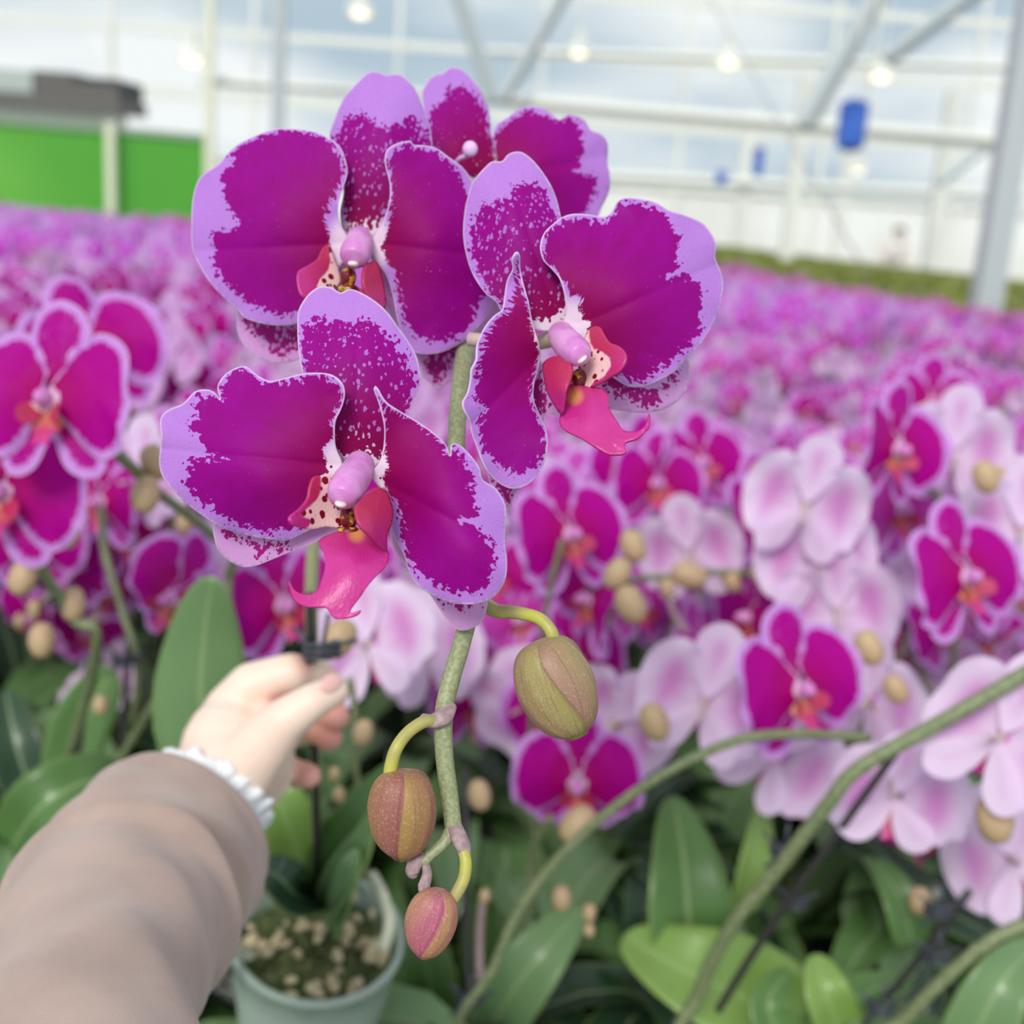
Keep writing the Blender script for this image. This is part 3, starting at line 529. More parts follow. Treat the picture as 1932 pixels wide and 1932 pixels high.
leaf([(610, 1700, .79), (640, 1620, .76), (690, 1540, .74), (745, 1440, .74)], 56, LEAF, held, HO, (-.5, .2), .5)
leaf([(612, 1720, .78), (655, 1660, .75), (690, 1600, .73), (706, 1540, .72)], 42, LEAFP, held, HO, (-.8, .3), .6)
leaf([(600, 1700, .79), (560, 1690, .75), (520, 1650, .74), (470, 1640, .76)], 46, LEAFD, held, HO, (.2, .8), .4)
leaf([(630, 1760, .78), (650, 1700, .75), (665, 1640, .73), (676, 1600, .73)], 30, LEAFP, held, HO, (-.6, .2), .6)
# pot
ux = unit(np.cross(pot_dir, [0, 1, 0])); uy = np.cross(pot_dir, ux)
def ring(h, r, n=40): return [potc + pot_dir * h + r * (math.cos(2 * math.pi * i / n) * ux + math.sin(2 * math.pi * i / n) * uy) for i in range(n)]
prof = [(0, .0535), (.001, .0565), (-.004, .0575), (-.006, .0555), (-.03, .053), (-.07, .048), (-.105, .043), (-.11, .040), (-.11, .001)]
V = sum([ring(h, r) for h, r in prof], []); n = 40
G().add(V, [(j * n + i, j * n + (i + 1) % n, (j + 1) * n + (i + 1) % n, (j + 1) * n + i) for j in range(len(prof) - 1) for i in range(n)]).build('pot', POT, held, HO)
V = []; Fc = []
for j in range(13):
    for i in range(40):
        r = .0505 * j / 12; a = 2 * math.pi * i / 40
        V.append(potc + pot_dir * (-.018 + NR.uniform(-.005, .005)) + r * (math.cos(a) * ux + math.sin(a) * uy))
for j in range(12):
    for i in range(40): Fc.append((j * 40 + i, j * 40 + (i + 1) % 40, (j + 1) * 40 + (i + 1) % 40, (j + 1) * 40 + i))
g = G().add(V, Fc)
moss = g.build('moss', MOSS, held, HO)
for i in range(42):
    a = NR.uniform(0, 6.28); r = .046 * math.sqrt(NR.uniform()); c = potc + pot_dir * (-.012 + NR.uniform(0, .006)) + r * (math.cos(a) * ux + math.sin(a) * uy)
    e = NR.normal(size=(3, 3)); q, _ = np.linalg.qr(e)
    ellG(c, q * np.array([[.0035], [.0055], [.0025]]) * NR.uniform(.6, 1.5), 7, 5).build('bark_chip', BARK, moss, HO, smooth=False)
# pale aerial roots looping over the rim
rootm = two('aerial_root', (.50, .52, .40), (.70, .68, .50), 90, .6)
tubeG(pts([(700, 1650, .78), (722, 1690, .77), (735, 1740, .765), (722, 1790, .76)]), .004, 8).build('aerial_root', rootm, held, HO)
tubeG(pts([(470, 1800, .77), (440, 1795, .75), (415, 1825, .74), (400, 1850, .74)]), .0045, 8).build('aerial_root', rootm, held, HO)
tubeG(pts([(598, 1700, .80), (597, 1560, .735), (593, 1400, .672), (586, 1235, .632), (585, 1120, .615)]), .0022, 8).build('support_stake', STAKE, held, HO)
def clipG(c, s=1., mt=None):
    g = G(); ax = UP
    for k in range(3): g.addG(tubeG([c + s * .011 * (math.cos(a) * RT + math.sin(a) * FW) + UP * .004 * s * (k - 1) for a in np.linspace(.4 + k, 5.4 + k, 9)], .0015 * s, 6, smoothn=2))
    for a in (0.3, 1.4, 2.5, 3.9): g.addG(tubeG([c, c + s * .022 * (math.cos(a) * RT + math.sin(a) * UP)], .0014 * s, 6))
    return g
clipG(p3(608, 1226, .628), .85).build('stem_clip', CLIP, held, HO)
tubeG(pts([(585, 1230, .63), (612, 1226, .628), (640, 1212, .628)]), [.0045, .004, .002], 8).build('stem_clip', CLIP, held, HO)

# ================================================================== hand and sleeve
hp = lambda x, y, d: p3(x / 2.2154, 1060 + y / 2.2154, d)
def caps(a, ra, b, rb, n=16, m=6, flat=None):
    p = np.array([a + (b - a) * t for t in np.linspace(0, 1, m)]); T = unit(b - a)
    pp = np.vstack([[a - T * ra * s for s in (.98, .8, .45)], p, [b + T * rb * s for s in (.45, .8, .98)]])
    rr = [ra * math.sqrt(max(0, 1 - s * s)) for s in (.98, .8, .45)] + list(np.linspace(ra, rb, m)) + [rb * math.sqrt(max(0, 1 - s * s)) for s in (.45, .8, .98)]
    V, Fc = tube(pp, 1.0, n); r = np.array(rr); c = pp
    V[:len(pp) * n] = ((V[:len(pp) * n].reshape(len(pp), n, 3) - c[:, None]) * r[:, None, None] + c[:, None]).reshape(-1, 3)
    V[-2] = pp[0]; V[-1] = pp[-1]
    return G().add(V, Fc)
HB = hp(500, 1400, .55)
person = empty('person', HB, 'arm in a baggy taupe sleeve, pale hand pinching the stem of the sharp orchid', 'person')
body = G()
def chain(lst):
    for (x, y, d, r), (x2, y2, d2, r2) in zip(lst, lst[1:]): body.addG(caps(hp(x, y, d), r / 1000, hp(x2, y2, d2), r2 / 1000))
chain([(350, 1560, .53, 33), (650, 1230, .57, 29), (900, 950, .605, 24.5), (930, 880, .61, 24)])
chain([(910, 930, .612, 23), (960, 760, .622, 24), (985, 660, .63, 19)])          # back of the hand, index side
chain([(960, 960, .612, 20), (1060, 800, .618, 21), (1110, 720, .622, 16)])       # middle of the hand
chain([(985, 990, .620, 17), (1090, 880, .630, 17), (1120, 810, .64, 14)])        # little-finger side
chain([(990, 900, .602, 18), (1120, 740, .597, 14.5), (1190, 665, .593, 11.5), (1300, 588, .592, 9.2), (1395, 540, .598, 7.6)])   # thumb
chain([(975, 620, .63, 15), (1050, 520, .628, 12.5), (1215, 465, .630, 10.5), (1330, 470, .648, 8.6), (1405, 540, .650, 7.4)])   # index
chain([(1060, 690, .64, 13), (1180, 620, .668, 10.5), (1310, 600, .664, 8.8), (1405, 648, .650, 7.6)])    # middle
chain([(1080, 770, .645, 12.5), (1200, 710, .675, 10), (1310, 690, .668, 8.4), (1378, 735, .655, 7.2)])   # ring
chain([(1060, 870, .64, 11.5), (1150, 850, .655, 9.5), (1215, 880, .650, 8.2), (1290, 895, .642, 6.9)])   # little
SKIN = mat('skin', (.78, .55, .44), .5, Subsurface_Weight=.15, Subsurface_Scale=.01)
SKIN.node_tree.nodes['Principled BSDF'].inputs['Subsurface Radius'].default_value = (1, .4, .25)
t = SKIN.node_tree; obj = N(t, 'ShaderNodeTexCoord').outputs['Object']; col = mixc(t, noise(t, obj, 40, 3), (.92, .74, .62), (.86, .63, .52))
for q, rr in ((hp(1400, 540, .65), .022), (hp(1420, 650, .65), .024), (hp(1390, 740, .655), .02), (hp(1310, 900, .64), .020), (hp(1260, 440, .63), .012), (hp(1180, 600, .62), .012)):
    dn = N(t, 'ShaderNodeVectorMath', operation='DISTANCE'); L(t, obj, dn.inputs[0]); dn.inputs[1].default_value = tuple(q - HB)
    col = mixc(t, M(t, 'MULTIPLY', step(t, dn.outputs['Value'], rr, .002), .75), col, (.68, .24, .20))
L(t, col, t.nodes['Principled BSDF'].inputs['Base Color'])
arm = body.build('hand', SKIN, person, HB)
rm = arm.modifiers.new('blend', 'REMESH'); rm.mode = 'VOXEL'; rm.voxel_size = .0013; rm.use_smooth_shade = True
sm = arm.modifiers.new('soften', 'SMOOTH'); sm.factor = .6; sm.iterations = 9
NAIL = mat('nail', (.80, .48, .44), .25)
ellG(hp(1385, 508, .5905), [unit(hp(1395, 540, .6) - hp(1300, 588, .592)) * .0065, unit(np.cross(unit(hp(1395, 540, .6) - hp(1300, 588, .592)), FW)) * .0045, FW * .0022]).build('thumbnail', NAIL, arm, HB)
# sleeve
def slv(t): pass
rings = [(345, 1574, .580, 180), (312, 1610, .562, 192), (262, 1668, .53, 212), (226, 1722, .50, 216), (200, 1765, .478, 232), (170, 1830, .45, 246), (140, 1920, .42, 252), (110, 2060, .38, 290), (80, 2260, .34, 330), (60, 2500, .30, 380)]
cs = np.array([p3(a, b, d) for a, b, d, h in rings]); hs = np.array([h * d / F for a, b, d, h in rings])
cr_ = crspline(np.c_[cs, hs], n=9); ctr, rs = cr_[:, :3], cr_[:, 3]
n = 96; V = []; T = np.gradient(ctr, axis=0)
def rsl(j, k):
    t = j / (len(ctr) - 1); a = 2 * math.pi * k / n
    s = .022 * math.sin(3 * a + 26 * t) * math.sin(14 * t + a) + .03 * math.sin(a * 2 + 9 * t + 1) + .016 * math.sin(5 * a - 40 * t)
    fold = .17 * math.exp(-((t - (.36 + .05 * math.sin(a + 1))) / .035) ** 2) - .10 * math.exp(-((t - (.29 + .05 * math.sin(a + 1))) / .035) ** 2)
    return 1 + s * min(1, t * 6 + .3) + fold
rows = []
for j in range(len(ctr)):
    Tj = unit(T[j]); s = unit(np.cross(Tj, FW)); w = np.cross(s, Tj)
    rows.append([ctr[j] + rs[j] * rsl(j, k) * (math.cos(2 * math.pi * k / n) * s + .85 * math.sin(2 * math.pi * k / n) * w) for k in range(n)])
inner = []
for q, sc_ in ((0, .965), (1, .93), (6, .90), (12, .84)):
    inner.append([ctr[q] + (np.array(v) - ctr[q]) * sc_ for v in rows[q]])
rows = inner[::-1] + rows
V = [v for r_ in rows for v in r_]; Fc = [(j * n + k, j * n + (k + 1) % n, (j + 1) * n + (k + 1) % n, (j + 1) * n + k) for j in range(len(rows) - 1) for k in range(n)]
SLV = two('sleeve_taupe', (.39, .275, .235), (.50, .36, .31), 22, .85, .3, .7, detail=5); t = SLV.node_tree
bp = N(t, 'ShaderNodeBump'); bp.inputs['Strength'].default_value = .35; bp.inputs['Distance'].default_value = .0006
L(t, noise(t, N(t, 'ShaderNodeTexCoord').outputs['Object'], 900, 4, .7), bp.inputs['Height']); L(t, bp.outputs[0], t.nodes['Principled BSDF'].inputs['Normal'])
t.nodes['Principled BSDF'].inputs['Sheen Weight'].default_value = .25
G().add(V, Fc).build('sleeve', SLV, person, HB)
# white frilled inner cuff at the wrist
cw = hp(925, 915, .607); axw = unit(hp(1000, 800, .62) - hp(880, 990, .60)); sw = unit(np.cross(axw, FW)); ww = np.cross(sw, axw)
V = []; nn_ = 160
for j in range(10):
    for k in range(nn_):
        a = 2 * math.pi * k / nn_; tt = j / 9
        r = .0268 + .0030 * tt + .0016 * math.sin(19 * a + 2 * tt) * tt + .0010 * math.sin(43 * a + 9 * tt)
        V.append(cw + axw * (-.020 + .016 * tt + .0016 * math.sin(11 * a)) + r * (math.cos(a) * sw + .88 * math.sin(a) * ww))
frill = G().add(V, [(j * nn_ + k, j * nn_ + (k + 1) % nn_, (j + 1) * nn_ + (k + 1) % nn_, (j + 1) * nn_ + k) for j in range(9) for k in range(nn_)]).build('frilled_cuff', mat('white_lace', (.85, .85, .88), .8), person, HB)
frill.modifiers.new('thickness', 'SOLIDIFY').thickness = .0012

# ================================================================== field flowers (own frame: x right, y up, z towards the viewer; metres)
PR = [(.2, .2), (.35, 1.5), (.9, 2.8), (1.8, 3.6), (2.9, 3.55), (3.8, 2.9), (4.35, 1.9), (4.5, 1.1), (4.6, .2), (4.45, -1.2), (3.9, -2.4), (3.0, -3.0), (1.9, -2.6), (.9, -1.2), (.3, -.3)]
DS = [(0, .2), (-.8, 1.2), (-1.5, 2.5), (-1.65, 3.8), (-1.15, 4.9), (0, 5.4), (1.15, 4.9), (1.65, 3.8), (1.5, 2.5), (.8, 1.2)]
LS = [(.1, -.2), (1.4, -1.), (2.6, -2.), (3.0, -3.0), (2.6, -3.8), (1.8, -4.0), (.9, -3.5), (.3, -2.3), (0, -1)]
LPm = [(-.3, -.6), (.3, -.6), (.9, -1.1), (.8, -1.6), (.4, -2.0), (.5, -2.5), (0, -2.3), (-.5, -2.5), (-.4, -2.0), (-.8, -1.6), (-.9, -1.1)]
LPs = [(.2, -.4), (.8, -.2), (1.2, -.6), (1.1, -1.2), (.6, -1.3), (.2, -.9)]
def fan(poly, levels, zf, band=.55, n=3, sp=0., mir=False, wid=1.):
    ol = crspline(np.array(poly, float) * [wid, 1], n=n, closed=True); c = ol.mean(0); V = [c]; fr = [0]
    for l in levels:
        for q in ol: V.append(c + (q - c) * l); fr.append(l)
    V = np.array(V); m = len(ol); Fc = [(0, 1 + i, 1 + (i + 1) % m) for i in range(m)]
    for j in range(len(levels) - 1):
        for i in range(m): Fc.append((1 + j * m + i, 1 + (j + 1) * m + i, 1 + (j + 1) * m + (i + 1) % m, 1 + j * m + (i + 1) % m))
    at = np.zeros((len(V), 5)); ed, _ = pdist(ol, V); at[:, 1] = ed; at[:, 2] = np.hypot(*V.T); at[:, 3] = np.arctan2(V[:, 1], V[:, 0])
    if at[:, 3].max() - at[:, 3].min() > 5: at[:, 3] %= 2 * math.pi
    at[:, 0] = np.minimum(ed - band * np.clip((at[:, 2] - .7) / 2.2, .03, 1), at[:, 2] - .7); at[:, 4] = sp
    z = zf(V[:, 0], V[:, 1], ed)
    if mir: V = V * [-1, 1]
    if mir == (np.cross(V[2] - V[1], V[1] - V[0]) > 0) or True:
        a, b, c3 = (V[Fc[0][k]] for k in range(3))
        if (b[0] - a[0]) * (c3[1] - a[1]) - (b[1] - a[1]) * (c3[0] - a[0]) < 0: Fc = [f[::-1] for f in Fc]
    return G().add(np.c_[V, z] / 100., Fc, 0, at)
def flower_parts(level, var=0):
    """list of (name, G, material slot) ; slots 0 petal 1 lip 2 column"""
    lv = {0: (.35, .7, .9, 1.), 1: (.55, 1.), 2: (.6, 1.)}[level]; n = {0: 4, 1: 2, 2: 1}[level]
    cup = [.35, .8, -.2][var]; bandw = [.42, .55, .32][var]
    rp = lambda x, y, e: .26 * np.sin(2.6 * x + 2.1 * y) * np.exp(-e / .5)
    pz = lambda x, y, e: -.02 * x * x + cup * (x / 4.5) ** 2 * 2.0 - .05 * y * y + .25 * np.cos(y * .9) + rp(x, y, e)
    dz_ = lambda x, y, e: -.35 - .03 * (y - 2) ** 2 - .15 * x * x + cup * y * .08
    out = [('petal', fan(PR, lv, pz, bandw, n)), ('petal', fan(PR, lv, pz, bandw, n, mir=True)), ('dorsal_sepal', fan(DS, lv, dz_, .45, n, .6)),
           ('lateral_sepal', fan(LS, lv, lambda x, y, e: -.4 - .04 * x * x + rp(x, y, e) * .5, .5, n, .6)), ('lateral_sepal', fan(LS, lv, lambda x, y, e: -.4 - .04 * x * x, .5, n, .6, mir=True))]
    lp = fan(LPm, lv[-2:], lambda x, y, e: .6 + (y + 1.6) * -.45 - .4 * x * x, -9, 1 if level else 2)
    ls = lambda mir: fan(LPs, lv[-2:], lambda x, y, e: .2 + .9 * x, -9, 1 if level else 2, mir=mir)
    lp.a[0][:, 4] = np.clip(.9 - np.abs(lp.v[0][:, 1] * 100 + .6), 0, .35)
    out.append(('lip', lp)); out.append(('side_lobe', ls(False))); out.append(('side_lobe', ls(True)))
    if level == 0: out.append(('column', ellG(np.array([0, .05, .7]) / 100, np.diag([.42, .5, .75]) / 100, 12, 8)))
    else: out.append(('column', ellG(np.array([0, .05, .6]) / 100, np.diag([.5, .5, .7]) / 100, 5, 3)))
    return out
SLOT = {'petal': 0, 'dorsal_sepal': 0, 'lateral_sepal': 0, 'lip': 1, 'side_lobe': 1, 'column': 2}
def flowerG(level, var):
    g = G()
    for nm, q in flower_parts(level, var): g.addG(q, None, SLOT[nm])
    return g
FG = {(l, v): flowerG(l, v) for l in (0, 1, 2) for v in (0, 1, 2)}
FP0 = [flower_parts(0, v) for v in range(3)]
def basis(nrm, roll=0., up=(0, 0, 1)):
    z = unit(nrm); x = unit(np.cross(up, z)); y = np.cross(z, x)
    c, s = math.cos(roll), math.sin(roll); x, y = c * x + s * y, -s * x + c * y
    return np.stack([x, y, z], 1)
def XF(R, p, s=1.):
    m = np.eye(4); m[:3, :3] = R * s; m[:3, 3] = p; return m
# near field flowers: shared part meshes, one object per part
PMESH = {}
PKIND = {'m': FLD, 'p': PAL}
def part_mesh(v, i, kind):
    k = (v, i, kind)
    if k not in PMESH:
        nm, g = FP0[v][i]; o = g.build(nm, {0: PKIND[kind], 1: LIP, 2: COL}[SLOT[nm]]); PMESH[k] = o.data; bpy.data.objects.remove(o)
    return PMESH[k]
NECK = tubeG([(0, 0, 0), (0, -.004, -.012), (0, -.006, -.03)], [.0028, .0018, .0015], 7).build('flower', two('ovary_green_pink', (.62, .45, .50), (.55, .5, .35), 60)); NECKM = NECK.data; bpy.data.objects.remove(NECK)
def near_flower(parent, org, p, nrm, roll, v, kind, s=1.06, squash=1.):
    R = basis(nrm, roll); o = bpy.data.objects.new('flower', NECKM); C.objects.link(o); o.parent = parent
    m = XF(R, p - org, s); m[:3, 0] *= squash
    o.matrix_local = Matrix(m.tolist())
    for i, (nm, _) in enumerate(FP0[v]):
        q = bpy.data.objects.new(nm, part_mesh(v, i, kind)); C.objects.link(q); q.parent = o
    return o
BUDG = None
def budS(nm='bud'):
    V = []; at = []; n, m = 18, 12
    for j in range(m + 1):
        t = j / m; z = math.cos(math.pi * t)
        for i in range(n):
            th = 2 * math.pi * i / n; u = (th / 2.094 + .5 * t) % 1; r = math.sin(math.pi * t) ** .8 * .0085 * (1 + .1 * (u - .5))
            V.append((r * math.cos(th), r * math.sin(th), z * .0115)); at.append((0, 0, t, th, 0))
    return G().add(V, [(j * n + i, (j + 1) * n + i, (j + 1) * n + (i + 1) % n, j * n + (i + 1) % n) for j in range(m) for i in range(n)], 0, np.array(at))
_b = budS().build('bud', BUDF); BUDM = _b.data; bpy.data.objects.remove(_b)
BENCH = .74
def pot_G(s=1.):
    n = 24; prof = [(.122, .054), (.124, .058), (.118, .0585), (.06, .052), (.0, .045), (.0, .001)]
    V = [(r * math.cos(2 * math.pi * i / n), r * math.sin(2 * math.pi * i / n), h) for h, r in prof for i in range(n)]
    g = G().add(V, [(j * n + i, (j + 1) * n + i, (j + 1) * n + (i + 1) % n, j * n + (i + 1) % n) for j in range(5) for i in range(n)])
    g.addG(ellG(np.array([0, 0, .105]), np.diag([.053, .053, .008]), 20, 6)); return g
_p = pot_G().build('pot', POTD); POTM = _p.data; bpy.data.objects.remove(_p)
def rosette(rng, n=6, base=.11, lmin=.16, lmax=.27, nu=10, nv=5):
    out = []
    a0 = rng.uniform(0, 6.28)
    for i in range(n):
        a = a0 + i * math.pi * (1 + .12 * rng.uniform(-1, 1)) + (i // 2) * .55; l = rng.uniform(lmin, lmax); h = rng.uniform(.05, .17); d = np.array([math.cos(a), math.sin(a), 0])
        p = [np.array([0, 0, base]) + d * .008, np.array([0, 0, base + h * .75]) + d * l * .35, np.array([0, 0, base + h * 1.05]) + d * l * .7, np.array([0, 0, base + h * .75]) + d * l]
        out.append(leafG(p, rng.uniform(.027, .038), (0, 0, 1), .3, nu, nv))
    return out
LROS = {}
def leaf_meshes(k):
    if k not in LROS:
        r = random.Random(100 + k); L_ = []
        for g in rosette(r):
            o = g.build('leaf', r.choice([LEAF, LEAFD, LEAFD, LEAFP])); L_.append(o.data); bpy.data.objects.remove(o)
        LROS[k] = L_
    return LROS[k]
def child(parent, nm, me, mat4=None):
    o = bpy.data.objects.new(nm, me); C.objects.link(o); o.parent = parent
    if mat4 is not None: o.matrix_local = Matrix(np.asarray(mat4).tolist())
    return o
KP = [0]
def near_plant(base, label, spikes=(), flowers=(), buds=(), leaves=(), group=None, stakes=(), clips=(), ros=True, roots=()):
    """base = (x, y) on the bench; all px lists are seen positions with a distance"""
    KP[0] += 1; org = np.array([base[0], base[1], BENCH]); root = empty('potted_orchid', org, label, 'orchid', group)
    child(root, 'pot', POTM)
    if ros:
        for me in leaf_meshes(KP[0] % 5): child(root, 'leaf', me, XF(basis((0, 0, 1), KP[0] * 1.3, (0, 1, 0)), (0, 0, 0)))
    for sp_, r in spikes:
        pp = pts(sp_); top = org + np.array([0, 0, .12]); lowest = pp[0]
        full = np.vstack([[top, top + (lowest - top) * .35 + np.array([0, 0, .04])], pp]) if np.linalg.norm(lowest - top) > .05 else pp
        tubeG(full, r, 9).build('flower_spike', STEMF, root, org)
    for (x, y, w, yaw, pit, rl, v, kd) in flowers:
        d = 207. / w; p = p3(x, y, d); n_ = -FW * math.cos(rad(yaw)) * math.cos(rad(pit)) + RT * math.sin(rad(yaw)) * math.cos(rad(pit)) + UP * math.sin(rad(pit))
        near_flower(root, org, p, n_, rad(rl) * (1 if abs(yaw) < 90 else -1), v, kd)
    for (x, y, rpx, d, ang) in buds:
        p = p3(x, y, d); s = rpx * d / F / .0085; ax = math.sin(rad(ang)) * RT + math.cos(rad(ang)) * UP
        child(root, 'bud', BUDM, XF(basis(ax, .5, (.3, 1, .2)), p - org, s))
    for a in leaves: leaf(a[0], a[1], a[2], root, org, *(a[3:] if len(a) > 3 else ()))
    for st in stakes: tubeG(pts(st), .0028, 7).build('support_stake', STAKE, root, org)
    for (x, y, d) in clips: clipG(p3(x, y, d), .8).build('stem_clip', CLIP, root, org)
    for rt in roots: tubeG(pts(rt), .003, 7).build('old_flower_stalk', NODE, root, org)
    return root

near_plant((-.42, .98), 'orchid cut off at the left edge, its large magenta bloom facing out over cream buds',
    spikes=[([(430, 1090, .86), (400, 1010, .82), (300, 930, .76), (215, 850, .70), (110, 770, .69)], .0035), ([(180, 1240, .8), (140, 1170, .78), (90, 1090, .77), (62, 1030, .76), (70, 960, .78)], .0035)],
    flowers=[(95, 755, 305, -8, 2, 4, 0, 'm'), (175, 665, 250, 30, 10, 15, 1, 'm'), (0, 930, 290, 15, 0, -6, 0, 'm'), (75, 890, 230, -30, -10, 20, 1, 'm')],
    buds=[(275, 932, 27, .73, 10), (292, 872, 26, .74, -20), (125, 1000, 27, .75, 5), (44, 1090, 26, .74, 20), (138, 1140, 24, .78, 0)])
near_plant((-.38, 1.05), 'orchid with small dusky violet blooms drooping below the large bloom at the left edge',
    spikes=[([(260, 1300, .95), (230, 1150, .95), (200, 1050, .95), (190, 960, .97)], .003)],
    flowers=[(190, 945, 190, -20, -10, 0, 1, 'm'), (235, 1010, 180, 35, -15, 12, 0, 'm'), (120, 1065, 180, -30, -20, 0, 2, 'm'), (200, 1110, 170, 45, -30, 0, 1, 'm'), (60, 1165, 160, -40, -30, 0, 0, 'm'), (160, 1190, 150, 20, -30, 15, 2, 'm'), (60, 1020, 190, 10, -10, 0, 0, 'm'), (270, 900, 190, 160, 0, 0, 0, 'p')],
    buds=[(328, 1050, 22, .9, 0), (80, 1208, 25, .82, 0), (350, 985, 18, .95, 10), (190, 1330, 14, .9, 0)],
    leaves=[([(20, 1600, .88), (80, 1520, .86), (180, 1470, .88), (260, 1490, .92)], 60, LEAF, (.2, .6), .35), ([(120, 1480, 1.0), (150, 1380, 1.0), (190, 1300, 1.0), (210, 1260, 1.0)], 55, LEAF, (.2, .3), .2), ([(60, 1500, 1.0), (30, 1400, 1.0), (10, 1300, 1.02)], 50, LEAFD, (.2, .3), .3)],
    stakes=[[(120, 1700, .98), (150, 1400, .96), (170, 1240, .95)], [(220, 1600, 1.0), (235, 1350, .97), (250, 1150, .95)]], clips=[(235, 1245, .93)])
near_plant((-.17, .92), 'potted orchid with pink and white petals spread behind the upright oval leaf',
    spikes=[([(470, 1400, .9), (450, 1250, .87), (430, 1120, .86), (440, 1060, .86)], .003)],
    flowers=[(330, 1130, 235, -35, -5, -20, 0, 'm'), (535, 1140, 230, 25, -10, 12, 1, 'm'), (450, 1095, 215, 150, 25, 0, 0, 'p'), (590, 1060, 215, 20, 10, 0, 0, 'm'), (390, 1060, 200, -20, 20, 0, 2, 'm'), (190, 1290, 150, 160, -40, 0, 0, 'p')],
    buds=[(640, 1205, 30, .70, 30)])
near_plant((-.07, .86), 'potted orchid showing a round white bloom back just beside the hand',
    spikes=[([(690, 1650, .85), (670, 1420, .80), (668, 1330, .79), (660, 1280, .78)], .0022)],
    flowers=[(700, 1215, 240, 155, -20, 30, 0, 'p')], buds=[(686, 1382, 19, .78, 10), (640, 1500, 12, .8, 0), (632, 1460, 10, .8, 0), (650, 1545, 9, .8, 0)],
    leaves=[([(640, 1700, .95), (620, 1620, .93), (560, 1540, .92), (500, 1470, .95)], 50, LEAF, (.2, .4), .3)], stakes=[[(590, 1700, .9), (600, 1400, .88)]])
near_plant((.02, .90), 'potted orchid with magenta blooms seen sideways, just right of the lowest sharp bloom',
    spikes=[([(1010, 1650, 1.02), (1000, 1480, 1.0), (1005, 1330, .96), (1030, 1150, .92), (1060, 1020, .90)], .0022)],
    flowers=[(1075, 1010, 225, 28, 5, 4, 0, 'm'), (1115, 1130, 215, -62, 0, -10, 1, 'm'), (900, 1325, 190, 28, -10, -10, 0, 'm'), (810, 1235, 200, 165, -10, 20, 0, 'p'), (980, 1170, 170, 20, 0, 0, 2, 'p'), (990, 1330, 200, 150, 0, 80, 0, 'p'), (1000, 930, 160, 140, 0, 0, 0, 'p'), (930, 1090, 170, 20, 5, 0, 1, 'm')],
    buds=[(1195, 1030, 24, .88, -20), (1190, 1140, 28, .86, -25), (1165, 1082, 24, .87, 30)])
near_plant((.06, .98), 'potted orchid with one wide low magenta bloom beneath the largest olive bud',
    spikes=[([(1010, 1720, .95), (1000, 1620, .92), (1040, 1540, .88)], .0028)],
    flowers=[(1090, 1475, 235, -4, -22, 3, 0, 'm'), (1165, 1360, 215, 145, 15, -30, 0, 'p'), (1050, 1360, 205, -35, 0, 0, 1, 'm'), (1085, 1250, 190, 20, 0, 10, 0, 'm'), (930, 1555, 150, 170, -60, 0, 0, 'p')],
    buds=[(905, 1500, 22, .85, -10), (1235, 1362, 28, .80, -20), (1060, 1695, 18, .85, 0), (1112, 1722, 13, .86, 0), (1112, 1755, 10, .86, 0), (1090, 1555, 30, .84, 40), (915, 1690, 10, .85, 0)],
    leaves=[([(900, 1990, .95), (960, 1880, .93), (1030, 1790, .93), (1100, 1710, .96)], 62, LEAFP, (-.2, .3), .25), ([(820, 1990, 1.0), (810, 1850, .98), (790, 1720, .98)], 55, LEAF, (.1, .3), .3)],
    stakes=[[(885, 1900, .88), (878, 1600, .9), (880, 1450, .92)]], clips=[(885, 1885, .84)], roots=[[(905, 1850, .86), (905, 1760, .86), (912, 1690, .85)]])
near_plant((.17, .80), 'bright open magenta bloom with pale petals either side on a long thin green stem',
    spikes=[([(880, 1960, .80), (930, 1830, .78), (985, 1710, .77), (1080, 1592, .76), (1220, 1480, .75), (1380, 1400, .75), (1500, 1385, .77), (1640, 1392, .80)], .0032)],
    flowers=[(1508, 1300, 262, 24, 2, 6, 0, 'm'), (1330, 1320, 245, 168, 5, -10, 0, 'p'), (1470, 1430, 225, 155, -35, -20, 1, 'p'), (1580, 1150, 215, 165, 10, 10, 0, 'p'), (1640, 1320, 220, 130, 0, 0, 0, 'p'), (1420, 1165, 200, -85, 0, 0, 2, 'm')],
    buds=[(1640, 1222, 26, .82, -25), (1690, 1300, 22, .84, -30)],
    leaves=[([(1310, 1850, .95), (1300, 1740, .93), (1290, 1620, .94), (1270, 1500, .98)], 82, LEAF, (.2, .3), .22), ([(1400, 1720, .98), (1425, 1620, .97), (1440, 1510, 1.0)], 36, LEAFY, (.3, .2), .3)])
